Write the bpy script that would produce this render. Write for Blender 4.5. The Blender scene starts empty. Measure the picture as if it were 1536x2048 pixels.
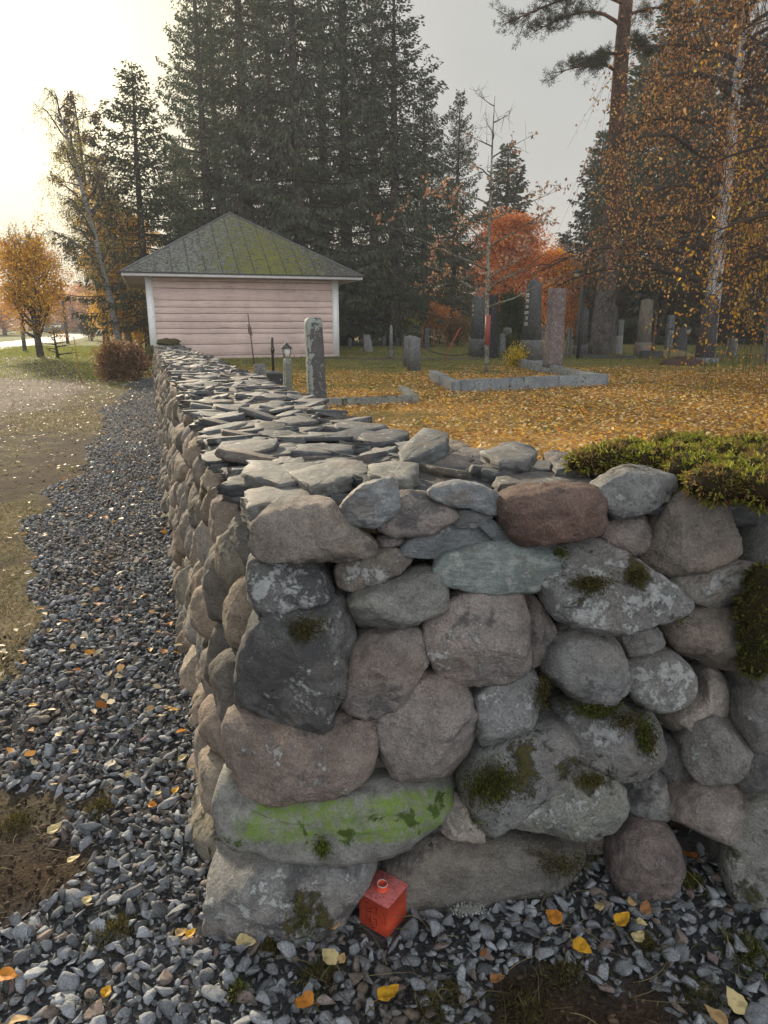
import bpy, bmesh, math, random
import numpy as np
from mathutils import Vector, Matrix
from math import radians, sin, cos, pi, tan, atan2, sqrt

SC = bpy.context.scene
COL = SC.collection
# ------------------------------------------------------------------ camera
F = 1400.0; TH = radians(15.15); CZ = 1.6
cam_d = bpy.data.cameras.new("camera"); cam = bpy.data.objects.new("camera", cam_d); COL.objects.link(cam)
cam.location = (0, 0, CZ); cam.rotation_euler = (pi/2 - TH, 0, 0)
cam_d.sensor_fit = 'VERTICAL'; cam_d.sensor_height = 24.0; cam_d.lens = F/2048*24.0
cam_d.clip_start = 0.05; cam_d.clip_end = 3000
SC.camera = cam
SC.render.resolution_x = 768; SC.render.resolution_y = 1024
# ------------------------------------------------------------------ light
SUN_AZ = radians(-30.0); SUN_EL = radians(19.0)      # azimuth from +Y, negative = left
sd = Vector((sin(SUN_AZ)*cos(SUN_EL), cos(SUN_AZ)*cos(SUN_EL), sin(SUN_EL)))
sun_d = bpy.data.lights.new("sun", 'SUN'); sun_d.energy = 5.0; sun_d.angle = radians(2.0); sun_d.color = (1.0, 0.84, 0.62)
sun = bpy.data.objects.new("sun", sun_d); COL.objects.link(sun)
sun.rotation_euler = sd.to_track_quat('Z', 'Y').to_euler(); sun.location = (-20, 40, 20)
W = bpy.data.worlds.new("World"); SC.world = W; W.use_nodes = True
nt = W.node_tree; nt.nodes.clear()
def wn(t, **k):
    n = nt.nodes.new(t)
    for a, b in k.items(): setattr(n, a, b)
    return n
def wmath(op, a, b=None, clamp=False):
    n = wn('ShaderNodeMath', operation=op, use_clamp=clamp)
    for i, v in enumerate((a, b)):
        if v is None: continue
        if isinstance(v, (int, float)): n.inputs[i].default_value = v
        else: nt.links.new(v, n.inputs[i])
    return n.outputs[0]
out = wn('ShaderNodeOutputWorld')
tc = wn('ShaderNodeTexCoord')
sky = wn('ShaderNodeTexSky', sky_type='NISHITA', sun_disc=False, sun_elevation=SUN_EL, sun_rotation=SUN_AZ, dust_density=1.0, air_density=1.0)
bg1 = wn('ShaderNodeBackground'); bg1.inputs[1].default_value = 0.008
nt.links.new(sky.outputs[0], bg1.inputs[0])
nrm = wn('ShaderNodeVectorMath', operation='NORMALIZE'); nt.links.new(tc.outputs['Generated'], nrm.inputs[0])
dp = wn('ShaderNodeVectorMath', operation='DOT_PRODUCT'); nt.links.new(nrm.outputs[0], dp.inputs[0]); dp.inputs[1].default_value = sd
dpc = wmath('MAXIMUM', dp.outputs['Value'], 0.0)
sep = wn('ShaderNodeSeparateXYZ'); nt.links.new(nrm.outputs[0], sep.inputs[0])
noi = wn('ShaderNodeTexNoise'); noi.inputs['Scale'].default_value = 2.2; noi.inputs['Detail'].default_value = 4; noi.inputs['Roughness'].default_value = .5
vs = wn('ShaderNodeVectorMath', operation='MULTIPLY'); vs.inputs[1].default_value = (1, 1, 2.2)
nt.links.new(nrm.outputs[0], vs.inputs[0]); nt.links.new(vs.outputs[0], noi.inputs['Vector'])
g1 = wmath('POWER', dpc, 16.0); g2 = wmath('POWER', dpc, 48.0)
cl = wmath('ADD', wmath('MULTIPLY', noi.outputs['Fac'], .55), .72)
# veiled overcast: brighter overhead, grey at the horizon
zen = wmath('ADD', wmath('MULTIPLY', wmath('MAXIMUM', sep.outputs['Z'], 0.0), .13), .235)
base = wmath('MULTIPLY', zen, cl)
def wcol(val, c):
    n = wn('ShaderNodeVectorMath', operation='SCALE'); n.inputs[0].default_value = c; nt.links.new(val, n.inputs['Scale']); return n.outputs[0]
def wadd(a, b):
    n = wn('ShaderNodeVectorMath', operation='ADD'); nt.links.new(a, n.inputs[0]); nt.links.new(b, n.inputs[1]); return n.outputs[0]
back = wmath('MAXIMUM', wmath('MULTIPLY', dp.outputs['Value'], -1.0), 0.0)   # added fill: unseen sky opposite the sun brightened, like front-lit clouds
tot = wadd(wadd(wcol(base, (0.98, 0.985, 0.96)), wcol(wmath('MULTIPLY', back, .98), (0.95, 0.97, 1.02))), wadd(wcol(wmath('MULTIPLY', g1, cl), (0.46, 0.38, 0.17)), wcol(wmath('MULTIPLY', g2, cl), (0.95, 0.83, 0.46))))
bg2 = wn('ShaderNodeBackground'); bg2.inputs[1].default_value = 1.0; nt.links.new(tot, bg2.inputs[0])
ad = wn('ShaderNodeAddShader'); nt.links.new(bg1.outputs[0], ad.inputs[0]); nt.links.new(bg2.outputs[0], ad.inputs[1])
nt.links.new(ad.outputs[0], out.inputs[0])
SC.view_settings.view_transform = 'Standard'; SC.view_settings.look = 'None'
SC.view_settings.exposure = 0.72; SC.view_settings.gamma = 1.0
try:
    SC.cycles.max_bounces = 6; SC.cycles.diffuse_bounces = 3; SC.cycles.volume_bounces = 0
    SC.cycles.transparent_max_bounces = 6
except Exception: pass

# ------------------------------------------------------------------ projection helpers (place things where they stand)
def ray(px, py):
    u = (1024-py)/F
    return np.array([(px-768)/F, cos(TH)+u*sin(TH), -sin(TH)+u*cos(TH)])
def at_y(px, py, y):
    r = ray(px, py); t = y/r[1]; return np.array([0, 0, CZ]) + r*t
def at_z(px, py, z):
    r = ray(px, py); t = (z-CZ)/r[2]; return np.array([0, 0, CZ]) + r*t
def proj(P):
    P = np.asarray(P); dep = P[:, 1]*cos(TH)-(P[:, 2]-CZ)*sin(TH); up = P[:, 1]*sin(TH)+(P[:, 2]-CZ)*cos(TH)
    return 768+F*P[:, 0]/dep, 1024-F*up/dep
def z_of(py, y): r = ray(768, py); return CZ + y*r[2]/r[1]
def gpos(px, y):
    x = 0.0
    for _ in range(4):
        z = float(gh(np.array([x]), np.array([y]))[0])
        x = (px-768)/F*(y*cos(TH)-(z-CZ)*sin(TH))
    return np.array([x, y, z])
def at_g(px, py):
    z = 0.15
    for _ in range(8):
        p = at_z(px, py, z); z = float(gh(p[:1], p[1:2])[0])
    return at_z(px, py, z)
# ------------------------------------------------------------------ noise
def _h(ix, iy, iz, s):
    n = (ix.astype(np.int64)*374761393 + iy.astype(np.int64)*668265263 + iz.astype(np.int64)*1274126177 + s*974711) & 0xffffffff
    n = ((n ^ (n >> 13))*1103515245) & 0xffffffff
    n = ((n ^ (n >> 15))*668265261) & 0xffffffff
    return ((n ^ (n >> 16)) & 0xffff)/65535.0
def vn(p, f=1.0, s=0):
    p = np.asarray(p, float)*f; i = np.floor(p); fr = p-i; fr = fr*fr*(3-2*fr); i = i.astype(np.int64)
    r = 0
    for a in (0, 1):
        for b in (0, 1):
            for c in (0, 1):
                w = (fr[:, 0] if a else 1-fr[:, 0])*(fr[:, 1] if b else 1-fr[:, 1])*(fr[:, 2] if c else 1-fr[:, 2])
                r = r + w*_h(i[:, 0]+a, i[:, 1]+b, i[:, 2]+c, s)
    return r
def fbm(p, f=1.0, s=0, o=4):
    r = 0; a = .5; t = 0
    for k in range(o):
        r = r + a*vn(p, f*(2.03**k), s+k*7); t += a; a *= .5
    return r/t
def n2(x, y, f, s=0, o=3): return fbm(np.stack([x, y, np.zeros_like(x)], -1), f, s, o)
def sst(a, b, x):
    t = np.clip((x-a)/(b-a), 0, 1); return t*t*(3-2*t)
# ------------------------------------------------------------------ mesh collector
class G:
    def __init__(s): s.v = []; s.f = {}; s.c = []; s.m = []; s.n = 0
    def add(s, v, faces, col=(.5, .5, .5), msk=(0, 0, 0)):
        v = np.asarray(v, float).reshape(-1, 3); n = len(v)
        col = np.broadcast_to(np.asarray(col, float), (n, 3)); msk = np.broadcast_to(np.asarray(msk, float), (n, 3))
        s.v.append(v); s.c.append(col); s.m.append(msk)
        if isinstance(faces, np.ndarray): faces = [faces]
        for f in faces:
            f = np.asarray(f, np.int64)
            if f.ndim == 1: f = f.reshape(1, -1)
            if len(f): s.f.setdefault(f.shape[1], []).append(f+s.n)
        s.n += n
    def merge(s, o):
        for k, l in o.f.items():
            for f in l: s.f.setdefault(k, []).append(f+s.n)
        s.v += o.v; s.c += o.c; s.m += o.m; s.n += o.n
    def build(s, name, mat, parent=None, smooth=True, off=(0, 0, 0)):
        me = bpy.data.meshes.new(name)
        v = np.concatenate(s.v)-np.asarray(off, float)
        me.vertices.add(len(v)); me.vertices.foreach_set('co', v.astype(np.float32).ravel())
        li = []; ls = []; st = 0
        for k in sorted(s.f):
            a = np.concatenate(s.f[k]); li.append(a.ravel()); ls.append(st+np.arange(len(a))*k); st += a.size
        li = np.concatenate(li); ls = np.concatenate(ls)
        me.loops.add(len(li)); me.loops.foreach_set('vertex_index', li.astype(np.int32))
        me.polygons.add(len(ls)); me.polygons.foreach_set('loop_start', ls.astype(np.int32))
        if smooth: me.polygons.foreach_set('use_smooth', np.ones(len(ls), bool))
        me.update(calc_edges=True)
        for nm, arr in (('Col', s.c), ('Msk', s.m)):
            a = np.concatenate(arr); at = me.color_attributes.new(nm, 'FLOAT_COLOR', 'POINT')
            at.data.foreach_set('color', np.concatenate([a, np.ones((len(a), 1))], 1).astype(np.float32).ravel())
        if mat is not None: me.materials.append(mat)
        o = bpy.data.objects.new(name, me); COL.objects.link(o)
        if parent is not None: o.parent = parent
        return o
def tag(o, label=None, cat=None, group=None, kind=None):
    for k, v in (('label', label), ('category', cat), ('group', group), ('kind', kind)):
        if v: o[k] = v
    return o
def thing(name, loc, label, cat, rz=0, group=None):
    o = bpy.data.objects.new(name, None); o.empty_display_size = .1; COL.objects.link(o)
    o.location = loc; o.rotation_euler = (0, 0, rz); return tag(o, label, cat, group)
def copy_thing(o, loc, rz=0, sc=1, label=None, group=None):
    r = o.copy(); COL.objects.link(r); r.location = loc; r.rotation_euler = (0, 0, rz); r.scale = (sc, sc, sc) if not hasattr(sc, '__len__') else sc
    if label: r['label'] = label
    if group: r['group'] = group
    for ch in o.children:
        c = ch.copy(); COL.objects.link(c); c.parent = r
        for g in ch.children:
            d = g.copy(); COL.objects.link(d); d.parent = c
    return r
def grid_faces(nr, nc, wrap=False):
    a = np.arange(nr-1)[:, None]*nc; cc = nc if wrap else nc-1; b = np.arange(cc)[None, :]; b2 = (b+1) % nc
    return np.stack([a+b, a+b2, a+nc+b2, a+nc+b], -1).reshape(-1, 4)
def tube(g, P, R, ns=5, col=(.1, .08, .06), msk=(0, 0, 0)):
    P = np.asarray(P, float); n = len(P); R = np.broadcast_to(np.asarray(R, float), (n,))
    T = np.gradient(P, axis=0); T /= np.linalg.norm(T, axis=1, keepdims=True)+1e-9
    ref = np.array([0, 0, 1.0]) if abs(T[:, 2]).mean() < .8 else np.array([1.0, 0.13, 0])
    A = np.cross(T, ref); A /= np.linalg.norm(A, axis=1, keepdims=True)+1e-9; B = np.cross(T, A)
    an = np.arange(ns)*2*pi/ns
    v = P[:, None]+R[:, None, None]*(A[:, None]*np.cos(an)[None, :, None]+B[:, None]*np.sin(an)[None, :, None])
    g.add(v.reshape(-1, 3), [grid_faces(n, ns, True), (np.arange(ns)+(n-1)*ns), np.arange(ns)[::-1]], col, msk)
def box(g, x0, x1, y0, y1, z0, z1, col=(.5, .5, .5), msk=(0, 0, 0), ch=0.0):
    rings(g, [(z0, (x1-x0)/2, (y1-y0)/2), (z1, (x1-x0)/2, (y1-y0)/2)], col, msk, ch, ((x0+x1)/2, (y0+y1)/2))
def rings(g, rs, col=(.5, .5, .5), msk=(0, 0, 0), ch=.0, cen=(0, 0), lean=(0, 0)):
    # loft of chamfered rectangles: (z, half width, half depth)
    V = []
    for z, a, b in rs:
        c = min(ch, a*.6, b*.6) if ch else 0
        if ch: q = [(-a+c, -b), (a-c, -b), (a, -b+c), (a, b-c), (a-c, b), (-a+c, b), (-a, b-c), (-a, -b+c)]
        else: q = [(-a, -b), (a, -b), (a, b), (-a, b)]
        V += [(cen[0]+x+lean[0]*z, cen[1]+y+lean[1]*z, z) for x, y in q]
    k = 8 if ch else 4; n = len(rs)
    g.add(V, [grid_faces(n, k, True), np.arange(k)[::-1], np.arange(k)+(n-1)*k], col, msk)
def kites(g, P, D, L, Wd, rng, col, msk=(0, 0, 0), fold=0.0):
    # leaf-sized blades: base P, direction D, length L, width Wd
    n = len(P); D = D/(np.linalg.norm(D, axis=1, keepdims=True)+1e-9)
    r = rng.normal(size=(n, 3)); S = np.cross(D, r); S /= np.linalg.norm(S, axis=1, keepdims=True)+1e-9
    L = np.broadcast_to(L, (n,))[:, None]; Wd = np.broadcast_to(Wd, (n,))[:, None]
    mid = P+D*L*.45; N = np.cross(D, S)
    v = np.stack([P, mid+S*Wd*.5+N*Wd*fold, P+D*L, mid-S*Wd*.5+N*Wd*fold], 1).reshape(-1, 3)
    f = np.arange(n*4).reshape(n, 4)
    if np.ndim(col) == 2: col = np.repeat(col, 4, 0)
    g.add(v, f, col, msk)
# ------------------------------------------------------------------ materials
class M:
    def __init__(s, name):
        s.m = bpy.data.materials.new(name); s.m.use_nodes = True; s.t = s.m.node_tree
        s.b = s.t.nodes['Principled BSDF']; s.o = s.t.nodes['Material Output']
    def n(s, t, **k):
        x = s.t.nodes.new(t)
        for a, b in k.items(): setattr(x, a, b)
        return x
    def l(s, a, b): s.t.links.new(a, b)
    def set(s, sock, v):
        if hasattr(v, 'links') or isinstance(v, bpy.types.NodeSocket): s.l(v, sock)
        elif isinstance(v, (tuple, list)) and len(v) == 3 and sock.type == 'RGBA': sock.default_value = (*v, 1)
        else: sock.default_value = v
    def math(s, op, a, b=0.0, clamp=False):
        x = s.n('ShaderNodeMath', operation=op, use_clamp=clamp); s.set(x.inputs[0], a); s.set(x.inputs[1], b); return x.outputs[0]
    def mix(s, f, a, b, bt='MIX'):
        x = s.n('ShaderNodeMix', data_type='RGBA', blend_type=bt); s.set(x.inputs['Factor'], f); s.set(x.inputs['A'], a) if False else None
        s.set(x.inputs[6], a); s.set(x.inputs[7], b); return x.outputs[2]
    def noise(s, sc, det=4, rough=.55, vec=None, dist=0):
        x = s.n('ShaderNodeTexNoise'); x.inputs['Scale'].default_value = sc; x.inputs['Detail'].default_value = det; x.inputs['Roughness'].default_value = rough
        x.inputs['Distortion'].default_value = dist; s.l(vec or s.pos(), x.inputs['Vector']); return x.outputs['Fac']
    def vor(s, sc, vec=None, feat='F1'):
        x = s.n('ShaderNodeTexVoronoi', feature=feat); x.inputs['Scale'].default_value = sc; s.l(vec or s.pos(), x.inputs['Vector']); return x.outputs['Distance']
    def pos(s):
        if not hasattr(s, '_p'): s._p = s.n('ShaderNodeTexCoord').outputs['Object']
        return s._p
    def scaled(s, v):
        x = s.n('ShaderNodeVectorMath', operation='MULTIPLY'); s.l(s.pos(), x.inputs[0]); x.inputs[1].default_value = v; return x.outputs[0]
    def rng(s, v, a, b, c=0.0, d=1.0):
        x = s.n('ShaderNodeMapRange', interpolation_type='SMOOTHSTEP'); s.set(x.inputs[0], v)
        for i, q in enumerate((a, b, c, d)): s.set(x.inputs[i+1], q)
        return x.outputs[0]
    def attr(s, nm):
        x = s.n('ShaderNodeVertexColor' if False else 'ShaderNodeAttribute'); x.attribute_name = nm; return x
    def sepmask(s):
        a = s.attr('Msk'); x = s.n('ShaderNodeSeparateColor'); s.l(a.outputs['Color'], x.inputs[0]); return x.outputs
    def fin(s, col, rough=.85, bump=None, bs=.5, bd=.01, spec=.3):
        s.set(s.b.inputs['Base Color'], col); s.set(s.b.inputs['Roughness'], rough); s.b.inputs['Specular IOR Level'].default_value = spec
        if bump is not None:
            x = s.n('ShaderNodeBump'); x.inputs['Strength'].default_value = bs; x.inputs['Distance'].default_value = bd
            s.l(bump, x.inputs['Height']); s.l(x.outputs[0], s.b.inputs['Normal'])
        return s.m
    def sc(s, col, k):
        return s.mix(1.0, col, s.comb(k), 'MULTIPLY')
    def comb(s, k):
        x = s.n('ShaderNodeCombineColor'); [s.l(k, x.inputs[i]) for i in range(3)]; return x.outputs[0]

def mat_stone(name='fieldstone', fine=1.0):
    m = M(name); C = m.attr('Col').outputs['Color']; k = m.sepmask()
    n1 = m.noise(6*fine, 5, .6); n2_ = m.noise(26*fine, 5, .65); n3 = m.noise(150*fine, 3, .7); v = m.vor(260*fine)
    f = m.math('MULTIPLY', m.rng(n1, .3, .7, .72, 1.2), m.rng(n2_, .3, .7, .8, 1.18))
    f = m.math('MULTIPLY', f, m.rng(n3, .35, .65, .80, 1.20))
    c = m.sc(C, f)
    c = m.mix(m.rng(m.noise(3.5*fine, 3), .45, .65, 0, .28), c, m.mix(1, c, (1.22, .98, .80), 'MULTIPLY'))
    sp = m.rng(m.noise(300*fine, 2, .6), .58, .68); c = m.mix(m.math('MULTIPLY', sp, .2), c, (.45, .42, .40))
    sp2 = m.rng(m.noise(240*fine, 2, .6, m.scaled((1, 1.1, .9))), .58, .68); c = m.mix(m.math('MULTIPLY', sp2, .28), c, (.05, .045, .05))
    # dark film
    d = m.rng(m.math('ADD', m.noise(9*fine, 6, .7, dist=.4), m.math('MULTIPLY', k[2], .34)), .60, .70); c = m.mix(m.math('MULTIPLY', d, .7), c, (.055, .056, .060))
    # pale lichen crust
    li = m.math('ADD', m.noise(19*fine, 9, .78, dist=.1), m.math('MULTIPLY', k[1], .30)); lm = m.rng(li, .625, .69)
    c = m.mix(m.math('MULTIPLY', lm, .62), c, m.mix(n2_, (.30, .33, .33), (.62, .63, .63)))
    # moss
    mo = m.math('ADD', m.noise(8*fine, 7, .7, dist=.3), m.math('MULTIPLY', k[0], .5)); mm = m.rng(mo, .70, .78)
    c = m.mix(mm, c, m.mix(m.noise(60*fine, 5, .75), (.018, .018, .008), (.12, .105, .035)))
    bmp = m.math('ADD', m.math('MULTIPLY', n2_, 1.0), m.math('ADD', m.math('MULTIPLY', n3, .28), m.math('MULTIPLY', mm, .6)))
    bmp = m.math('ADD', bmp, m.math('MULTIPLY', lm, .12))
    return m.fin(c, .84, bmp, 1.0, .016/fine, .25)
def mat_green_stone():
    m = M('algae_stone'); C = m.attr('Col').outputs['Color']; n2_ = m.noise(22, 5, .65); n3 = m.noise(150, 3, .7)
    c = m.sc(C, m.math('MULTIPLY', m.rng(n2_, .3, .7, .7, 1.25), m.rng(n3, .3, .7, .75, 1.25)))
    g = m.rng(m.math('ADD', m.noise(5.5, 4, .6, dist=.5), m.math('MULTIPLY', m.sepmask()[0], .40)), .56, .70)
    g = m.math('MULTIPLY', g, m.rng(m.noise(38, 7, .8), .40, .58, .15, 1))
    c = m.mix(m.math('MULTIPLY', g, .88), c, m.mix(m.noise(13, 5, .7), (.07, .13, .010), (.20, .31, .05)))
    mm = m.rng(m.noise(11, 7, .7, dist=.4), .57, .63); c = m.mix(mm, c, (.045, .075, .012))
    return m.fin(c, .8, m.math('ADD', n2_, m.math('MULTIPLY', n3, .3)), .7, .012)
def mat_slate():
    m = M('slate'); C = m.attr('Col').outputs['Color']; k = m.sepmask()
    n1 = m.noise(9, 4, .6); n2_ = m.noise(26, 7, .72, m.scaled((1, 1.3, 4))); n3 = m.noise(190, 3, .7)
    c = m.sc(C, m.math('MULTIPLY', m.rng(n1, .3, .7, .75, 1.2), m.math('MULTIPLY', m.rng(n2_, .3, .7, .72, 1.25), m.rng(n3, .3, .7, .8, 1.2))))
    li = m.math('ADD', m.noise(24, 8, .75, dist=.1), m.math('MULTIPLY', k[1], .3)); lm = m.rng(li, .60, .68)
    c = m.mix(m.math('MULTIPLY', lm, .55), c, (.40, .42, .39))
    br = m.rng(m.noise(7, 6, .7), .54, .62); c = m.mix(m.math('MULTIPLY', br, .4), c, (.15, .10, .062))
    mm = m.rng(m.math('ADD', m.noise(12, 6, .7), m.math('MULTIPLY', k[0], .5)), .82, .92); c = m.mix(mm, c, (.05, .055, .015))
    return m.fin(c, .68, m.math('ADD', n2_, m.math('MULTIPLY', n3, .35)), .8, .01, .4)
def mat_simple(name, det=40, amp=.25, rough=.85, bs=.4, bd=.01, spec=.3, metal=0):
    m = M(name); C = m.attr('Col').outputs['Color']; a = m.noise(det, 5, .6); b = m.noise(det*.17, 3)
    c = m.sc(C, m.math('MULTIPLY', m.rng(a, .3, .7, 1-amp, 1+amp), m.rng(b, .3, .7, 1-amp*.7, 1+amp*.7)))
    m.b.inputs['Metallic'].default_value = metal
    return m.fin(c, rough, a, bs, bd, spec)
def mat_leaf(name, trans=.45, rough=.6):
    m = M(name); C = m.attr('Col').outputs['Color']
    m.set(m.b.inputs['Base Color'], C); m.b.inputs['Roughness'].default_value = rough; m.b.inputs['Specular IOR Level'].default_value = .2
    tr = m.n('ShaderNodeBsdfTranslucent'); m.l(C, tr.inputs[0]); mx = m.n('ShaderNodeMixShader'); mx.inputs[0].default_value = trans
    m.l(m.b.outputs[0], mx.inputs[1]); m.l(tr.outputs[0], mx.inputs[2]); m.l(mx.outputs[0], m.o.inputs[0]); return m.m
def mat_granite():
    m = M('monument_stone'); C = m.attr('Col').outputs['Color']; k = m.sepmask()
    n1 = m.noise(5, 4); n3 = m.noise(60, 3, .7)
    c = m.sc(C, m.math('MULTIPLY', m.rng(n1, .3, .7, .8, 1.2), m.rng(n3, .3, .7, .7, 1.35)))
    v = m.vor(9); sp = m.math('MULTIPLY', m.rng(v, .12, .16, 1, 0), m.rng(m.noise(6, 2), .45, .55)); c = m.mix(m.math('MULTIPLY', sp, .7), c, (.42, .45, .44))
    li = m.rng(m.math('ADD', m.noise(16, 8, .75, dist=.6), m.math('MULTIPLY', k[1], .3)), .60, .66); c = m.mix(m.math('MULTIPLY', li, .85), c, m.mix(n3, (.20, .24, .22), (.42, .47, .43)))
    mm = m.rng(m.math('ADD', m.noise(10, 5, .7), m.math('MULTIPLY', k[0], .5)), .70, .78); c = m.mix(mm, c, (.05, .06, .012))
    return m.fin(c, .75, m.math('ADD', n3, li), .5, .01, .35)
MS = mat_stone(); MSLATE = mat_slate(); MGREEN = mat_green_stone(); MGRAN = mat_granite()
MGRAVEL = mat_simple('gravel', 240, .32, .8, .5, .003, .35)
MWOOD = mat_simple('bark', 16, .55, .95, 1.0, .06, .1)
MPAINT = mat_simple('paint', 9, .06, .6, .15, .005, .35)
MMETAL = mat_simple('dark_metal', 50, .2, .45, .1, .003, .5)
MLEAF = mat_leaf('leaf', .45); MNEEDLE = mat_leaf('needles', .22, .75); MGRASS = mat_leaf('grass', .35, .8); MMOSS = mat_leaf('moss', .35, .85)
MDRY = mat_leaf('dry_leaf', .2, .55)
# ------------------------------------------------------------------ terrain
WD = np.array([-.309, .951]); WC = np.array([-.45, 1.6]); WN = np.array([-.951, -.309])   # wall run, corner, outward normal
WLEN = 24.2
def inside(x, y):
    c = -((x-WC[0])*WN[0]+(y-WC[1])*WN[1])
    yf = 1.75+.06*np.clip(x+.4, 0, 4)
    return np.where(y < 26, np.minimum(c, y-yf), c)
def gh(x, y):
    x = np.asarray(x, float); y = np.asarray(y, float)
    ins = inside(x, y); wide = sst(24.5, 30, y)
    t = np.where(ins > 0, sst(.2, .6+5*wide, ins+2*wide), 0) if True else 0
    t = sst(.2-3*wide, .6+3*wide, ins)
    z = .3*t*(1-.5*sst(60, 160, y)) - .46*sst(25, 120, y)*(1-t)
    z = z + .05*(n2(x, y, .35, 3)-.5)*sst(.9, 3.5, np.abs(y-1.2)) + .02*(n2(x, y, 2.2, 9)-.5)
    # shoulder and hump of the verge left of the road
    z = z + .10*(n2(x, y, .12, 31)-.5)*sst(10, 30, y)
    return z
def strip_left(y):      # x of the outer edge of the gravel strip
    xb = WC[0]+(y-WC[1])*WD[0]/WD[1]
    return xb - (1.0+.38*(n2(y*1.0, y*0+3.3, .9, 5)-.5)*2*sst(1.8, 3, y)) + .3*sst(12, 20, y) + .25*np.exp(-((y-2.2)/.35)**2)
SOILS = [(*at_z(40, 1640, 0)[:2], .17), (*at_z(20, 1760, 0)[:2], .17), (*at_z(130, 1730, 0)[:2], .10), (*at_z(200, 1600, 0)[:2], .07), (*at_z(1090, 2020, 0)[:2], .13)]
def gravelness(x, y):
    xb = WC[0]+(y-WC[1])*WD[0]/WD[1]
    left = (x < xb+.2) & (y > 1.3)
    e = .13*(n2(x, y, 3.0, 12)-.5)*2
    a = sst(-.05, .06, x+e-strip_left(y))*sst(22.5, 20, y)
    a = np.where(y > 1.3, a, sst(-1.7, -1.3, x+e*2))
    a = np.where(inside(x, y) > .3, 0, a)
    a = a*np.where((x < -.9) & (y < 2.8), sst(.30, .50, n2(x, y, 2.1, 44)+.25*sst(-1.25, -1.0, x)), 1)
    for qx, qy, r_ in SOILS: a = a*(1-np.exp(-(((x-qx)**2+(y-qy)**2)/r_**2)**2*1.0)*(.6+.8*n2(x, y, 6.0, 52)).clip(0, 1))
    a = a*np.where((x > -.1) & (y < 1.9), sst(.22, .42, n2(x, y, 3.2, 77)+.12*sst(.5, -.1, x)), 1)
    return a
def axis(a, lo, hi, d0, gr):
    v = [a[0]]
    x = a[0]
    v = list(np.arange(a[0], a[1]+1e-6, d0)); d = d0
    while v[-1] < hi: d = min(d*gr, 30); v.append(v[-1]+d)
    d = d0; w = []
    x = a[0]
    while x > lo: d = min(d*gr, 30); x -= d; w.append(x)
    return np.array(w[::-1]+v)
gx = axis((-4.2, 3.2), -420, 420, .05, 1.045); gy = axis((.4, 8.0), -40, 620, .05, 1.035)
GX, GY = np.meshgrid(gx, gy); fx = GX.ravel(); fy = GY.ravel()
fz = gh(fx, fy)
def ground_colour(x, y):
    ins = sst(.2, .5, inside(x, y))
    a = n2(x, y, .9, 1, 4); b = n2(x, y, 4.5, 2, 3); c = n2(x, y, .22, 4, 3)
    soil = np.array([.050, .034, .022]); grass = np.array([.10, .10, .038]); dry = np.array([.19, .155, .095]); tan_ = np.array([.19, .155, .12]); lit = np.array([.42, .25, .075]); gv = np.array([.065, .068, .075]); green = np.array([.16, .18, .04])
    def mx(A, B, t): return A*(1-t[:, None])+B*t[:, None]
    n = len(x); S = np.broadcast_to(soil, (n, 3))
    out_ = mx(S, np.broadcast_to(dry, (n, 3)), sst(.42, .62, a*.7+b*.3)*.8*sst(1.6, 2.6, y))
    out_ = mx(out_, np.broadcast_to(grass, (n, 3)), sst(.45, .7, b*.6+n2(x, y, 1.7, 8)*.4)*.55*sst(1.6, 2.6, y))
    farm = sst(14, 22, y+.3*(x+4))*1.0
    out_ = mx(out_, np.broadcast_to(green, (n, 3)), farm*(.65+.35*a))
    out_ = mx(out_, np.broadcast_to(gv*.8, (n, 3)), gravelness(x, y))
    inn = mx(np.broadcast_to(lit, (n, 3)), np.broadcast_to(grass*1.2, (n, 3)), np.clip(sst(.42, .68, a*.55+b*.45)*.8+sst(17, 24, y+4*(c-.5))*.75, 0, 1))
    return mx(out_, inn, ins)
gcol = ground_colour(fx, fy)
mg = M('ground'); C = mg.attr('Col').outputs['Color']; a1 = mg.noise(14, 6, .7); a2 = mg.noise(90, 4, .7); a3 = mg.noise(2.2, 4)
c = mg.sc(C, mg.math('MULTIPLY', mg.rng(a1, .3, .7, .6, 1.45), mg.math('MULTIPLY', mg.rng(a2, .3, .7, .55, 1.5), mg.rng(a3, .3, .7, .8, 1.2))))
MG = mg.fin(c, .95, mg.math('ADD', a1, mg.math('MULTIPLY', a2, .6)), .9, .03, .15)
g = G(); g.add(np.stack([fx, fy, fz], -1), grid_faces(len(gy), len(gx)), gcol)
tag(g.build('ground', MG), kind='structure')
def ribbon(name, pts, wid, mat, col, lift, n=60, irr=.0, seed=1):
    pts = np.array(pts, float); t = np.linspace(0, len(pts)-1, n)
    cx = np.interp(t, range(len(pts)), pts[:, 0]); cy = np.interp(t, range(len(pts)), pts[:, 1]); w = np.interp(t, range(len(pts)), wid)
    T = np.stack([np.gradient(cx), np.gradient(cy)], -1); T /= np.linalg.norm(T, axis=1, keepdims=True); Nn = np.stack([T[:, 1], -T[:, 0]], -1)
    k = 15; V = []
    for j in range(k):
        u = (j/(k-1)-.5)*w*(1+irr*(n2(cx*1.0, cy, .8, seed+(0 if j < k/2 else 50))-.5)*2)
        x = cx+Nn[:, 0]*u; y = cy+Nn[:, 1]*u; V.append(np.stack([x, y, gh(x, y)+lift*2-(lift*2+.03)*abs(j/(k-1)*2-1)**6-.02*(n2(x, y, 1.3, 5)-.5)*(lift < .015)], -1))
    V = np.stack(V, 1).reshape(-1, 3); g = G(); g.add(V, grid_faces(n, k), col); return tag(g.build(name, mat), kind='structure')
mp = M('gravel_path'); a1 = mp.noise(60, 5, .7); a2 = mp.noise(1.5, 5, .65); a3 = mp.noise(8, 5, .7)
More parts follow.
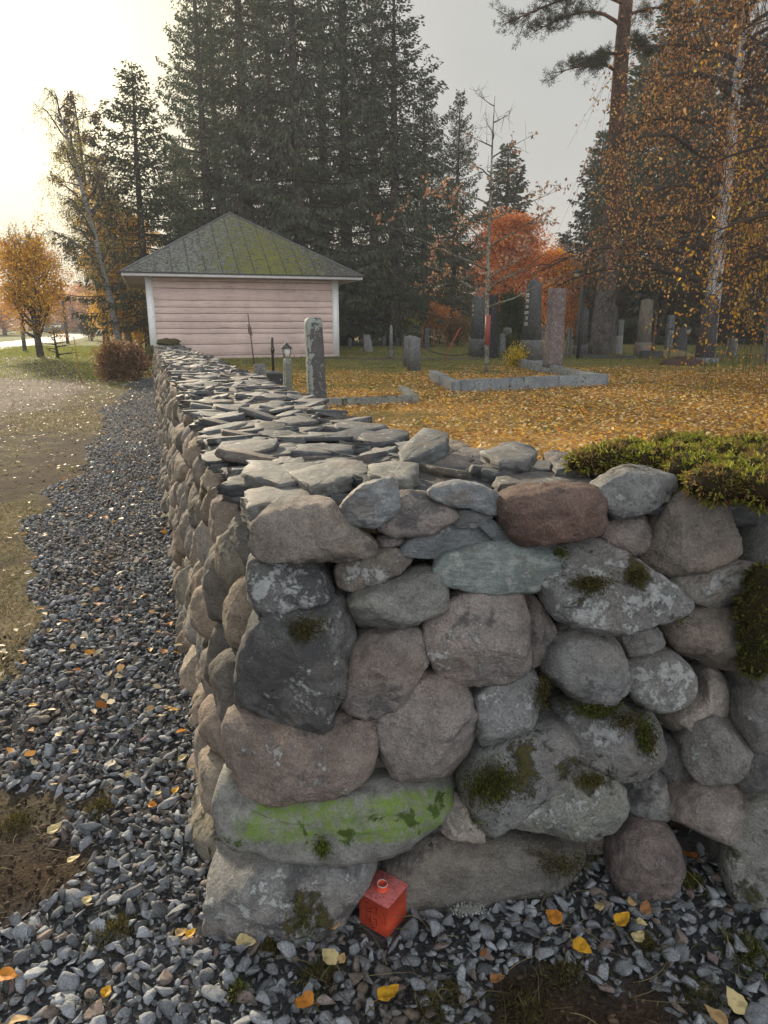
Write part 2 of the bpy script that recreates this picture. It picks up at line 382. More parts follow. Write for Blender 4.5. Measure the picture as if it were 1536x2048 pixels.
c = mp.mix(mp.rng(a2, .42, .60), (.115, .095, .075), (.066, .050, .036)); c = mp.sc(c, mp.math('MULTIPLY', mp.rng(a1, .3, .7, .65, 1.4), mp.rng(a3, .3, .7, .75, 1.25)))
MPATH = mp.fin(c, .9, a1, .8, .02, .2)
ma = M('asphalt'); a1 = ma.noise(40, 4, .6); c = ma.mix(ma.rng(ma.noise(.8, 4), .4, .6), (.15, .15, .155), (.20, .195, .19)); MROAD = ma.fin(ma.sc(c, ma.rng(a1, .3, .7, .85, 1.15)), .75, a1, .4, .01, .4)
ribbon('path', [(-10.5, -4), (-9.6, 4), (-8.6, 9), (-8.6, 14), (-10.2, 20), (-13.6, 28), (-17, 34)], [7, 6.6, 5.4, 5.2, 4.2, 3, 2.6], MPATH, (.2, .2, .2), .012, 90, .22)
ribbon('cemetery_path', [(-2.5, 26.8), (1.0, 25.6), (4.0, 27.0), (8, 28.5), (16, 29.5), (30, 31)], [1.6, 1.9, 1.9, 1.9, 2, 2], MPATH, (.2, .2, .2), .012, 80, .15)
ribbon('road', [(-15.5, 12), (-25.2, 41), (-32.6, 64), (-37.5, 80), (-48, 110), (-66, 160)], [5.5, 5.5, 5.5, 6, 6.5, 8], MROAD, (.2, .2, .2), .03, 90)

# ------------------------------------------------------------------ stones
def chaikin(p, n=2):
    for _ in range(n):
        q = np.roll(p, -1, 0); p = np.stack([.75*p+.25*q, .25*p+.75*q], 1).reshape(-1, 2)
    return p
def resample(p, n):
    q = np.concatenate([p, p[:1]]); d = np.r_[0, np.cumsum(np.linalg.norm(np.diff(q, axis=0), axis=1))]
    t = np.linspace(0, d[-1], n, endpoint=False); return np.stack([np.interp(t, d, q[:, 0]), np.interp(t, d, q[:, 1])], -1)
def stone(g, o2, O, U, V, N, df, db, p=2.5, nr=8, ns=40, amp=.05, seed=0, col=(.2, .2, .2), msk=(0, 0, 0), soft=2, facets=3, bow=0.0, fine=.0022):
    rg = np.random.default_rng(seed)
    o2 = np.asarray(o2, float)
    if soft: o2 = chaikin(o2, soft)
    o2 = resample(o2, ns); c = o2.mean(0)
    area = .5*abs(np.sum(o2[:, 0]*np.roll(o2[:, 1], -1)-o2[:, 1]*np.roll(o2[:, 0], -1))); size = sqrt(max(area, 1e-6))
    a = np.linspace(-pi/2, pi/2, 2*nr+1)[1:-1]
    r = np.cos(a)**(2/p); h = np.sign(np.sin(a))*np.abs(np.sin(a))**(2/p); h = np.where(h > 0, h*df, h*db)
    X = c[0]+(o2[:, 0]-c[0])[None]*r[:, None]; Y = c[1]+(o2[:, 1]-c[1])[None]*r[:, None]; H = np.repeat(h[:, None], ns, 1)
    q = np.stack([X, Y, H], -1).reshape(-1, 3); q = np.concatenate([q, [[c[0], c[1], -db], [c[0], c[1], df]]])
    c3 = np.array([c[0], c[1], 0]); rel = (q-c3)*(1+.045*(nr > 10))
    # worn flats
    sc3 = np.array([np.ptp(o2[:, 0])*.5, np.ptp(o2[:, 1])*.5, max(df, .01)])
    for k in range(facets):
        n = rg.normal(size=3); n[2] = abs(n[2])*1.2+.2; n /= np.linalg.norm(n)
        w = rel/sc3; dd = w@n; lim = rg.uniform(.68, .90); over = np.clip(dd-lim, 0, None)
        rel = rel-(over*.85)[:, None]*n[None]*sc3
    nrm_ = rel/sc3; nrm_ /= np.linalg.norm(nrm_, axis=1, keepdims=True)+1e-9
    d = amp*size*((fbm(rel/size+seed*3.7, 2.2, seed, 3)-.5)*2)+.028*size*(1-2*np.abs(fbm(rel/size+seed*1.3, 5.5, seed+3, 3)-.5)*2.2)*(amp > .02)+fine*(fbm(rel+seed, 38, seed, 4)-.5)*2*2.4
    rel = rel+nrm_*d[:, None]
    q = rel+c3
    P = O[None]+q[:, :1]*U[None]+q[:, 1:2]*V[None]+q[:, 2:3]*N[None]
    m = len(a); f = grid_faces(m, ns, True); b = m*ns; i = np.arange(ns); j = (i+1) % ns
    cap0 = np.stack([np.full(ns, b), j, i], -1); cap1 = np.stack([np.full(ns, b+1), (m-1)*ns+i, (m-1)*ns+j], -1)
    g.add(P, [f, cap0, cap1], col, msk)
def voronoi(pts, bb, R, inset):
    pts = np.asarray(pts); out = []
    for i, p in enumerate(pts):
        d = pts-p; dist = np.hypot(d[:, 0], d[:, 1]); nb = np.where((dist > 1e-6) & (dist < R))[0]; nb = nb[np.argsort(dist[nb])]
        poly = [(bb[0], bb[1]), (bb[2], bb[1]), (bb[2], bb[3]), (bb[0], bb[3])]
        for j in nb:
            n = d[j]/dist[j]; lim = n@(p+d[j]*.5)-inset; new = []
            for k in range(len(poly)):
                A = poly[k]; B = poly[(k+1) % len(poly)]; da = n[0]*A[0]+n[1]*A[1]-lim; db_ = n[0]*B[0]+n[1]*B[1]-lim
                if da <= 0: new.append(A)
                if (da < 0 < db_) or (db_ < 0 < da):
                    t = da/(da-db_); new.append((A[0]+(B[0]-A[0])*t, A[1]+(B[1]-A[1])*t))
            poly = new
            if len(poly) < 3: break
        out.append(np.array(poly) if len(poly) >= 3 else None)
    return out
rng = np.random.default_rng(7)
BR = (.188, .168, .148); GR = (.180, .183, .184); PK = (.202, .182, .173); DK = (.115, .118, .12); RD = (.118, .080, .068); GN = (.178, .182, .168); LG = (.27, .255, .235); SLC = (.145, .155, .165)
pal = [BR, GR, PK, BR, LG, GR, DK, GN]
wall = thing('stone_wall', (WC[0], WC[1], 0), 'dry-stone boundary wall of rounded fieldstones capped with loose slates, running to the pink shed', 'wall')
WO = (WC[0], WC[1], 0)
# ---- front face: outlines of the individual stones on the face plane
def face_y(x, z): return 1.56+.13*(min(max(x+.45, 0), 1.2))+.10*z
def on_face(px, py, dy=0.0):
    y = 1.65
    for _ in range(8):
        p = at_y(px, py, y); y = face_y(p[0], p[2])+dy
    return at_y(px, py, y)
FS = [ # outline px, colour, (moss, lichen, dark), depth scale, dy, superellipse p, facets, softness
([(500,1080),(503,1050),(530,1025),(580,1010),(640,1004),(675,1010),(690,1040),(715,1060),(745,1080),(750,1098),(738,1113),(680,1118),(600,1119),(540,1116),(510,1105)],BR,(0,.1,.1),1.3,-.02,2.6,2,2),
([(670,1036),(700,990),(740,965),(797,956),(793,985),(799,1021),(770,1043),(738,1061),(702,1053)],SLC,(0,.3,.2),.55,-.05,4,4,1),
([(770,985),(850,985),(885,1000),(917,1028),(908,1043),(888,1048),(870,1062),(820,1071),(775,1066),(755,1050),(765,1010)],PK,(0,.2,.2),.8,.0,3,3,1),
([(752,1068),(815,1070),(803,1090),(775,1103),(755,1096)],PK,(0,0,.1),.8,.05,2.6,2,2),
([(798,1102),(830,1065),(880,1055),(915,1040),(950,1043),(987,1075),(962,1090),(920,1105),(870,1116),(820,1110)],SLC,(0,.1,.1),.7,.02,4,3,1),
([(852,988),(880,968),(920,964),(962,970),(993,985),(1001,1022),(985,1031),(940,1016),(890,1007)],SLC,(0,.15,.3),.55,-.02,4,3,1),
([(935,1030),(980,1033),(1010,1058),(1029,1085),(1008,1091),(970,1066)],SLC,(0,.1,.2),.5,.0,4,2,1),
([(998,1012),(1010,988),(1050,975),(1120,968),(1183,972),(1203,992),(1207,1030),(1195,1068),(1160,1086),(1110,1093),(1050,1087),(1013,1062)],RD,(0,0,.15),1.2,-.03,2.4,1,2),
([(1188,978),(1230,945),(1280,932),(1335,945),(1355,970),(1347,992),(1300,1016),(1240,1036),(1208,1022),(1195,1000)],GR,(.25,.2,.1),1.0,-.03,3.2,4,1),
([(1188,1050),(1220,1035),(1270,1025),(1307,1015),(1314,1060),(1300,1097),(1275,1114),(1240,1107),(1200,1082)],PK,(0,.1,.05),1,.04,2.6,2,2),
([(1283,1120),(1305,1080),(1312,1020),(1345,983),(1400,976),(1437,1000),(1450,1030),(1470,1080),(1457,1112),(1400,1137),(1340,1147),(1298,1137)],BR,(0,.1,.05),1.1,.0,2.6,2,2),
([(1452,996),(1536,990),(1610,992),(1610,1050),(1490,1057),(1458,1047)],DK,(0,0,.2),.9,.0,4,3,1),
([(1468,1062),(1530,1056),(1610,1060),(1610,1117),(1530,1126),(1473,1116)],PK,(0,.1,.1),.9,.03,3,3,1),
([(496,1112),(530,1120),(620,1120),(652,1125),(668,1150),(670,1180),(656,1202),(600,1217),(545,1230),(512,1217),(498,1180)],DK,(.2,.42,.3),1.3,.0,2.8,3,2),
([(673,1130),(700,1107),(760,1095),(820,1105),(836,1115),(800,1142),(750,1172),(700,1180),(676,1167)],BR,(0,.3,.1),.9,.02,3,2,2),
([(695,1190),(760,1167),(858,1140),(877,1150),(890,1175),(890,1212),(860,1227),(790,1262),(728,1269),(710,1250)],GN,(0,.1,.1),1,.0,4,3,1),
([(875,1130),(900,1103),(960,1092),(1020,1085),(1080,1088),(1124,1100),(1112,1140),(1082,1177),(1020,1184),(910,1174),(878,1156)],(.17,.20,.195),(0,.22,.0),.7,-.02,4,3,1),
([(848,1245),(878,1213),(930,1185),(990,1177),(1032,1182),(1044,1230),(1050,1310),(1032,1342),(950,1357),(893,1366),(868,1330),(853,1290)],PK,(0,.2,.1),1.0,.0,3.2,3,1),
([(1044,1183),(1075,1198),(1097,1235),(1113,1260),(1107,1302),(1075,1327),(1058,1334),(1050,1280)],PK,(0,.2,.1),.8,.02,3,2,2),
([(1092,1150),(1108,1110),(1170,1081),(1210,1088),(1260,1123),(1320,1158),(1376,1195),(1352,1227),(1280,1247),(1220,1264),(1160,1252),(1108,1227),(1093,1195)],GR,(.28,.36,.1),1.1,-.04,2.7,2,2),
([(1348,1145),(1400,1128),(1500,1118),(1534,1138),(1524,1175),(1475,1192),(1462,1214),(1400,1214),(1368,1182),(1343,1167)],LG,(0,.25,.1),.8,.0,3.5,4,1),
([(1318,1240),(1370,1213),(1420,1208),(1480,1218),(1514,1260),(1494,1320),(1462,1336),(1400,1322),(1338,1292)],BR,(.1,.2,.15),1.1,.03,2.6,2,2),
([(1220,1280),(1260,1255),(1300,1245),(1330,1275),(1322,1302),(1275,1315),(1233,1307)],GR,(0,.05,.05),.9,.0,2.5,1,2),
([(473,1400),(478,1330),(500,1260),(530,1210),(600,1212),(690,1196),(707,1240),(705,1300),(692,1350),(667,1400),(657,1450),(600,1448),(510,1448),(478,1427)],DK,(.18,.22,.32),1.2,-.01,3.2,3,2),
([(680,1360),(700,1298),(730,1268),(810,1253),(852,1270),(862,1310),(832,1347),(802,1402),(750,1420),(698,1414),(681,1390)],PK,(0,.1,.2),1.1,.0,2.5,2,2),
([(1083,1340),(1098,1285),(1150,1245),(1212,1260),(1242,1310),(1245,1350),(1217,1402),(1180,1410),(1128,1387),(1093,1367)],GR,(0,.1,.2),1.1,.0,2.5,1,2),
([(1241,1340),(1270,1313),(1330,1298),(1377,1330),(1387,1365),(1372,1397),(1320,1420),(1273,1402),(1248,1370)],GR,(0,.36,.0),1.1,-.02,2.5,2,2),
([(1313,1440),(1340,1410),(1385,1380),(1400,1320),(1442,1350),(1450,1400),(1422,1442),(1370,1467),(1323,1467)],LG,(0,.1,.0),1,.06,2.5,1,2),
([(940,1395),(960,1370),(1010,1343),(1055,1338),(1077,1380),(1087,1410),(1062,1437),(1000,1487),(968,1492),(948,1450)],GR,(.1,.33,.1),1,.0,3.3,3,1),
([(743,1430),(760,1388),(810,1353),(860,1345),(912,1360),(942,1400),(959,1470),(947,1512),(890,1557),(840,1567),(793,1547),(763,1500)],PK,(0,.18,.1),1.1,.0,2.7,3,2),
([(453,1450),(480,1425),(520,1445),(640,1448),(690,1415),(737,1430),(752,1470),(737,1522),(702,1562),(660,1573),(600,1578),(520,1592),(478,1572),(458,1520)],(.190,.155,.135),(0,.22,.15),1.2,-.01,3,3,2),
([(440,1600),(455,1555),(500,1585),(600,1578),(680,1570),(760,1552),(860,1558),(922,1548),(917,1582),(872,1632),(800,1682),(720,1707),(640,1702),(540,1692),(468,1672),(445,1647)],(.18,.18,.17),(.9,0,0),1.2,-.03,2.8,3,1),
([(923,1570),(943,1498),(1000,1470),(1050,1440),(1112,1433),(1142,1473),(1147,1512),(1122,1552),(1060,1592),(1000,1642),(963,1650),(933,1612)],GR,(.28,.15,.1),1.05,.01,3,3,2),
([(1103,1420),(1170,1398),(1240,1406),(1300,1418),(1320,1460),(1312,1512),(1270,1542),(1220,1549),(1163,1522),(1126,1482)],GR,(.25,.30,.1),1.1,.03,2.6,2,2),
([(1300,1470),(1360,1470),(1375,1540),(1405,1560),(1340,1567),(1298,1532)],DK,(0,.1,.1),1,.08,2.6,2,2),
([(1363,1480),(1395,1438),(1430,1416),(1472,1440),(1512,1522),(1450,1542),(1390,1557),(1366,1522)],GR,(0,.2,.1),1,.0,3.2,4,1),
([(1468,1410),(1488,1360),(1540,1318),(1620,1320),(1620,1500),(1540,1512),(1488,1482)],GR,(0,.1,.1),1.1,-.02,2.5,1,2),
([(998,1650),(1040,1598),(1110,1553),(1160,1528),(1222,1553),(1247,1590),(1242,1622),(1200,1662),(1100,1669),(1018,1667)],(.20,.215,.20),(.2,.34,.1),1.0,-.02,2.8,3,2),
([(1240,1560),(1290,1526),(1322,1545),(1335,1600),(1332,1634),(1280,1627),(1248,1612)],GR,(0,.2,.2),1,.03,2.7,2,2),
([(1333,1610),(1360,1573),(1440,1545),(1492,1553),(1512,1585),(1482,1642),(1430,1672),(1390,1684),(1343,1652)],PK,(0,.1,.1),1.1,-.01,2.7,2,2),
([(880,1632),(905,1588),(932,1610),(977,1668),(930,1680),(888,1672)],LG,(0,.3,0),.8,-.02,3,3,1),
([(417,1790),(424,1700),(450,1672),(540,1696),(640,1702),(745,1692),(742,1735),(705,1780),(690,1840),(630,1940),(520,1990),(440,1985),(415,1880)],GR,(.15,.24,.22),1.15,-.02,3,3,2),
([(765,1735),(800,1688),(880,1665),(960,1672),(1100,1676),(1160,1690),(1150,1760),(1080,1860),(950,1880),(830,1880),(770,1800)],(.14,.135,.125),(.1,.12,.15),.9,.03,3,3,2),
([(690,1810),(728,1728),(767,1705),(785,1770),(800,1900),(690,1900)],(.13,.13,.125),(.1,.05,.15),.8,.06,3,2,2),
([(1218,1710),(1238,1660),(1290,1632),(1332,1650),(1360,1700),(1354,1748),(1330,1790),(1250,1790),(1226,1760)],(.15,.125,.12),(0,.0,.1),1.1,-.02,2.2,0,2),
([(1455,1720),(1475,1638),(1520,1603),(1620,1598),(1640,1900),(1560,1960),(1490,1900),(1462,1800)],GN,(.25,.1,.15),1.1,-.08,2.4,1,2),
([(1150,1665),(1225,1655),(1228,1690),(1200,1705),(1160,1700)],PK,(0,.1,0),1,.07,2.4,1,2),
([(1516,1510),(1600,1505),(1600,1592),(1530,1590)],GR,(0,.2,.1),1,.02,2.6,2,2),
([(1440,1240),(1520,1190),(1610,1180),(1610,1320),(1540,1345),(1460,1340)],DK,(.3,.1,.1),.9,.07,2.6,2,2),
([(1530,1130),(1620,1125),(1620,1190),(1540,1190)],GR,(.1,.1,.1),.9,.03,2.6,2,2),
([(1330,1685),(1400,1678),(1470,1640),(1475,1740),(1400,1770),(1340,1760)],DK,(.2,.05,.2),.9,.12,2.6,2,2),
([(1000,1480),(1060,1430),(1120,1420),(1130,1480),(1060,1500)],DK,(.1,.1,.1),.8,.09,2.6,2,2),
([(690,1405),(760,1405),(770,1440),(740,1460),(690,1440)],DK,(0,.1,.1),.8,.07,2.6,2,2),
([(925,1350),(1050,1330),(1090,1350),(940,1400)],BR,(0,.1,.1),.8,.08,2.6,2,2),
([(740,1505),(775,1500),(800,1545),(765,1552),(738,1535)],PK,(0,.1,0),.8,.05,2.6,2,2),
([(825,1560),(945,1530),(965,1650),(890,1700),(815,1690)],DK,(.1,.0,.2),.9,.10,2.6,2,2),
([(1100,1245),(1160,1240),(1250,1240),(1240,1290),(1130,1290),(1085,1300)],DK,(0,.1,0),.8,.08,2.6,2,2),
]
# growths and films with a place of their own on particular stones: (px, py, rx, ry, channel 0 moss / 1 lichen / 2 dark film, amount)
STAINS = [(590,1280,70,60,2,.30),(560,1350,60,60,2,.35),(620,1390,60,40,1,.2),(540,1170,50,30,1,.25),(560,1140,50,20,2,.3),(1185,1165,45,22,0,.5),(1275,1150,25,30,0,.5),(1250,1210,90,30,1,.25),(1300,1180,40,25,1,.3),
 (975,1580,45,45,0,.30),(1010,1520,60,30,0,.10),(1180,1420,80,20,0,.25),(1290,1470,20,45,0,.32),(1200,1460,45,40,1,.3),(1130,1600,90,40,1,.15),(1180,1560,50,22,0,.35),(1320,1350,50,40,1,.35),(520,1810,70,50,1,.28),(620,1820,45,70,0,.32),(620,1790,90,60,2,.2),
 (740,1150,40,20,1,.3),(880,1320,50,40,1,.15),(540,1500,60,40,1,.12),(600,1255,45,40,0,.35),(1390,1490,30,50,1,.2),(1440,1160,60,30,1,.2),(1480,1240,40,20,1,.25)]
UX = np.array([1., 0, 0]); UZ = np.array([0, 0, 1.]); NY = np.array([0, -1., 0])
nparts = 0
for i, (o, col, msk, dsc, dy, p, fc, soft) in enumerate(FS):
    P = np.array([on_face(x, y, dy+.03) for x, y in o]); c = P.mean(0)
    # best-fit plane through the outline so that leaning slabs lean
    dx = np.ptp(P[:, 0]); dz = np.ptp(P[:, 2]); mn = min(dx, dz)
    df = min(max(.40*mn*dsc, .03), .10)*(1.0 if dsc > .6 else .7); db = min(max(.7*mn*dsc, .06), .2)
    if i in (0, 13, 23, 30, 31, 41): db = .22
    s_ = (P[:, 0]-c[0])@(P[:, 1]-c[1])/max(((P[:, 0]-c[0])**2).sum(), 1e-6)
    U = np.array([1, s_, 0]); U /= np.linalg.norm(U); V = np.array([0, .10, 1.]); V /= np.linalg.norm(V); N = np.cross(U, V)
    A = np.stack([U, V, N], 1); q = (P-c)@A
    g = G(); col = np.array(col)*rng.uniform(1.0, 1.2)
    stone(g, q[:, :2], c, U, V, N, df, db, p, 14, 84, .045, 100+i, col, msk, soft, fc, fine=.0028)
    slatey = dsc <= .7
    vv = np.concatenate(g.v); X_, Y_ = proj(vv); mk_ = np.array(np.concatenate(g.m))
    for (qx, qy, rx_, ry_, ch_, am_) in STAINS: mk_[:, ch_] += am_*np.exp(-((X_-qx)/rx_)**2-((Y_-qy)/ry_)**2)
    if i == 31: mk_[:, 0] = 0; 
    if i == 31:
        for (qx, qy, rx_, ry_, am_) in ((600, 1640, 75, 50, 1.2), (850, 1620, 90, 34, 1.3), (760, 1675, 60, 24, .9), (650, 1610, 40, 24, .5), (500, 1660, 40, 30, .4)): mk_[:, 0] += am_*np.exp(-((X_-qx)/rx_)**2-((Y_-qy)/ry_)**2)
    g.m = [mk_]
    ob = g.build('slate_slab' if i in (1, 4, 5, 6) else 'stone', MGREEN if msk[0] > .8 else (MSLATE if slatey else MS), wall, True, WO); nparts += 1
    if i == 31: tag(ob, 'stone coated in bright green algae')
    if i == 7: tag(ob, 'reddish-brown rounded stone')
# ---- front face continues to the right of the frame
rest = G()
def fill_face(g_list, s0, s1, z0, z1f, org, U, V, N, sp, rh, df, seed, ns, nr, detail, skip=None, limit=1e9):
    rg = np.random.default_rng(seed); pts = []; z = z0+rh*.3; r = 0
    while z < z1f(s0)+rh*.6:
        s = s0+rg.uniform(0, sp)
        while s < s1:
            pts.append((s, z+rg.uniform(-.3, .3)*rh)); s += sp*rg.uniform(.62, 1.45)
        z += rh*rg.uniform(.85, 1.15); r += 1
    cells = voronoi(pts, (s0-.05, z0-.12, s1+.05, 9), max(sp, rh)*3.2, .004)
    out = []
    for (s, z), c in zip(pts, cells):
        if c is None: continue
        top = z1f(s); 
        if z > top: continue
        c = c.copy(); c[:, 1] = np.minimum(c[:, 1], top+rg.uniform(-.03, .03))
        if np.ptp(c[:, 1]) < .05 or np.ptp(c[:, 0]) < .05: continue
        out.append((s, z, c))
    return out
def lf_frame(s):
    return
VL = np.array([.951*.15, .309*.15, 1.]); VL /= np.linalg.norm(VL)     # left face batter: leans inward
UL = np.array([WD[0], WD[1], 0]); NL = np.cross(UL, VL); NL = NL if NL[0] < 0 else -NL
OL = np.array([WC[0], WC[1], 0.0])
def ztop(s): return 1.13-.0118*s
# left face
def rnd_msk(rg): return (max(0, rg.uniform(-.25, .38)), rg.uniform(0, .22), rg.uniform(0, .18))
segs = [(.24, 3.2, .235, .185, 40, 9), (3.2, 9, .25, .19, 26, 6), (9, WLEN, .27, .20, 16, 4)]
nstones = 0; rg = np.random.default_rng(3)
for a, b, sp, rh, ns, nr in segs:
    for s, z, c in sorted(fill_face(None, a, b, -.06, lambda s: ztop(s)-.02, OL, UL, VL, NL, sp, rh, .1, int(a*10)+5, ns, nr, 1), key=lambda t: t[0]):
        mn = min(np.ptp(c[:, 0]), np.ptp(c[:, 1]))
        cc = np.array(pal[rg.integers(len(pal))])*np.array([1.08, .98, .86])*rg.uniform(1.0, 1.35)  # warm, brighter factor paints low sunlight into the left-face stone colours
        df = min(.5*mn, .115)*rg.uniform(.8, 1.2)
        push = rg.uniform(-.03, .02)-.05
        c2 = c.mean(0)+(c-c.mean(0))*1.07
        tgt = G() if nstones < 44 else rest
        stone(tgt, c2, OL+NL*push, UL, VL, NL, df, .1, rg.uniform(2.2, 2.9), nr, ns, .06, 1000+nstones, cc, rnd_msk(rg), 2, 2)
        if nstones < 44: tgt.build('stone', MS, wall, True, WO)
        nstones += 1
# front face beyond the frame (x > 1)
OR = np.array([1.03, 1.76, 0]); UR = np.array([.995, .10, 0]); VR = np.array([0, .1, 1.]); VR /= np.linalg.norm(VR); NR = np.array([.1, -.99, .1])
for s, z, c in fill_face(None, 0.02, 2.6, -.05, lambda s: 1.12, OR, UR, VR, NR, .24, .19, .1, 77, 24, 6, 1):
    cc = np.array(pal[rg.integers(len(pal))])*rg.uniform(.85, 1.15)
    stone(rest, c, OR, UR, VR, NR, .09, .1, 2.6, 6, 26, .06, int(5000+s*100), cc, rnd_msk(rg), 2, 2)
# inner (cemetery) face, low
OI = np.array([WC[0], WC[1], 0])-np.array([WN[0], WN[1], 0])*.88
for s, z, c in fill_face(None, 1.2, WLEN, .1, lambda s: ztop(s)-.03, OI, UL, VL, NL, .3, .2, .1, 78, 14, 4, 1):
    cc = np.array(pal[rg.integers(len(pal))])*rg.uniform(.85, 1.15)
    stone(rest, c, OI, UL, UZ, -np.array([WN[0], WN[1], 0]), .08, .06, 2.6, 3, 14, .06, int(7000+s*100), cc, rnd_msk(rg), 2, 1)
tag(rest.build('far_stone', MS, wall, True, WO), kind='stuff')
# rubble core
core = G()
def prism(g, pts, z0, z1, col):
    n = len(pts); v = [(x, y, z0) for x, y in pts]+[(x, y, z) for (x, y), z in zip(pts, z1)]
    g.add(v, [np.stack([np.arange(n), (np.arange(n)+1) % n, (np.arange(n)+1) % n+n, np.arange(n)+n], -1), np.arange(n)+n], col)
def wl(s, a): return (WC[0]+WD[0]*s-WN[0]*a, WC[1]+WD[1]*s-WN[1]*a)
prism(core, [wl(.28, .17), wl(.9, .78), wl(WLEN, .80), wl(WLEN, .17)], -.1, [1.08, 1.09, .80, .80], (.035, .03, .025))
prism(core, [(-.30, 1.84), (3.6, 2.06), (3.6, 2.42), (.0, 2.34)], -.1, [1.10, 1.10, 1.10, 1.10], (.035, .03, .025))
core.build('rubble_core', MS, wall, False, WO)

# ---- slate capping
def slab_mesh(g, o2, O, U, V, N, th, seed, col, msk, seg=4, rough=.006):
    rg = np.random.default_rng(seed); k = len(o2); pts = []
    for i in range(k):
        A = o2[i]; B = o2[(i+1) % k]; d = B-A; nn = np.array([d[1], -d[0]])/(np.linalg.norm(d)+1e-9)
        for j in range(seg):
            t = j/seg; pts.append(A+d*t+nn*rg.normal()*rough*(1 if j else .4))
    P = np.array(pts); n = len(P); c = P.mean(0); R_ = []
    def ring(sc, z, jit, jz): R_.append(np.c_[c+(P-c)*sc+rg.normal(size=(n, 2))*jit, np.full(n, z)+rg.normal(size=n)*jz])
    ring(.93, -th*.5, .001, 0); ring(.98, -th*.42, rough*.4, 0); ring(1.0-rg.uniform(0, .04), -th*.15, rough*.6, th*.03); ring(1.0-rg.uniform(-.02, .03), -th*.02, rough*.5, th*.03); ring(1.0, th*.25, rough*.5, th*.03); ring(.985, th*.46, rough*.25, th*.02); ring(.965, th*.5, .001, 0); ring(.5, th*.5, .001, th*.02)
    q = np.concatenate(R_+[np.array([[c[0], c[1], th*.5+rg.normal()*th*.06]])]); m = len(R_); i = np.arange(n); j = (i+1) % n
    W_ = O+q[:, :1]*U+q[:, 1:2]*V+q[:, 2:3]*N
    g.add(W_, [grid_faces(m, n, True), np.stack([np.full(n, m*n), (m-1)*n+i, (m-1)*n+j], -1), i[::-1]], col, msk)
caps = []
def slab(poly, z, th, tilt, seed, col, msk=(0, .1, 0), soft=0):
    caps.append((np.asarray(poly, float), z, th, tilt, seed, col, msk, soft))
def rpoly(rg, w, h, n=None):
    n = n or rg.integers(5, 8); a = np.sort((np.arange(n)+rg.uniform(-.33, .33, n))*2*pi/n); r = rg.uniform(.84, 1.12, n)
    return np.stack([np.cos(a)*w/2*r, np.sin(a)*h/2*r], -1)
rg = np.random.default_rng(21)
ang0 = atan2(WD[1], WD[0])
def scol(rg):
    k = rg.random()
    if k < .50: c = np.array([.118, .124, .130])
    elif k < .82: c = np.array([.095, .103, .115])
    else: c = np.array([.165, .145, .13])
    return c*rg.uniform(.62, 1.25)
# left run: rows across the wall
s = .55
while s < WLEN:
    a = .06; 
    while a < .86:
        w = rg.uniform(.13, .29); h = rg.uniform(.09, .18)
        for lay in range(2 if s < 12 else 1):
            ss = s+rg.uniform(-.06, .06); aa = a+rg.uniform(-.04, .1)*0+w*.4
            x, y = wl(ss, min(max(aa, .24), .86)); th = rg.uniform(.014, .040)
            edge = aa < .3
            th_ = ang0-pi/2+rg.uniform(-.9, .9); R = np.array([[cos(th_), -sin(th_)], [sin(th_), cos(th_)]])
            p = rpoly(rg, w*1.2, h*1.25)@R.T+[x, y]
            slab(p, ztop(s)-.035+lay*.026+rg.uniform(-.015, .02), th, (rg.normal()*.13, rg.normal()*.12-.03), rg.integers(1e6), scol(rg), (max(0, rg.uniform(-.3, .25)), rg.uniform(0, .25), 0))
        a += w*.72
    s += rg.uniform(.085, .135)
# right wing
x = -.15
while x < 3.5:
    y = 1.87+.05*x
    while y < 2.36:
        w = rg.uniform(.16, .34); h = rg.uniform(.1, .2)
        p = rpoly(rg, w*1.25, h*1.35)+[x+rg.uniform(-.04, .04), y]
        slab(p, 1.10+rg.uniform(-.01, .03), rg.uniform(.02, .05), (rg.normal()*.11, rg.normal()*.11), rg.integers(1e6), scol(rg), (max(0, rg.uniform(-.3, .25)), rg.uniform(0, .25), 0))
        y += h*.75
    x += rg.uniform(.16, .24)
# traced slabs close to the corner (plan outlines at their own height)
TS = [
([(487,985),(530,975),(648,980),(655,1000),(560,1010),(500,1015)],1.135,.035,(.22,.22,.21),(.0,.02)),
([(490,925),(560,925),(640,935),(650,950),(560,968),(490,950)],1.155,.035,(.21,.215,.21),(.0,.03)),
([(575,945),(690,920),(727,925),(740,945),(680,965),(620,972)],1.165,.030,(.225,.23,.22),(.0,.02)),
([(735,935),(790,928),(838,932),(826,960),(790,962),(745,950)],1.18,.05,(.23,.235,.22),(.0,.05)),
([(440,890),(470,872),(540,880),(560,905),(520,935),(450,930)],1.10,.08,(.17,.175,.18),(0,0)),
([(800,895),(850,870),(900,878),(892,892),(800,912)],1.20,.045,(.15,.165,.17),(.05,.12)),
([(960,905),(1020,892),(1075,905),(1060,920),(1000,925)],1.19,.03,(.2,.205,.2),(0,.06)),
([(1100,925),(1140,915),(1190,930),(1180,945),(1110,942)],1.17,.03,(.13,.135,.14),(0,0)),
([(990,955),(1060,945),(1180,950),(1190,965),(1080,972),(1000,972)],1.15,.03,(.16,.15,.145),(0,0)),
([(1340,972),(1400,962),(1480,975),(1490,985),(1380,985)],1.15,.02,(.14,.15,.155),(0,0)),
([(1400,985),(1500,975),(1580,985),(1580,1000),(1440,1000)],1.13,.02,(.14,.15,.155),(0,0)),
([(480,1000),(520,985),(560,990),(545,1015),(500,1020)],1.12,.06,(.17,.17,.17),(0,0)),
]
for o, z, th, col, tl in TS:
    P = np.array([at_z(a, b, z)[:2] for a, b in o]); slab(P, z-th/2, th*1.25, tl, 9+len(caps), np.array(col)*.74, (0, .15, 0))
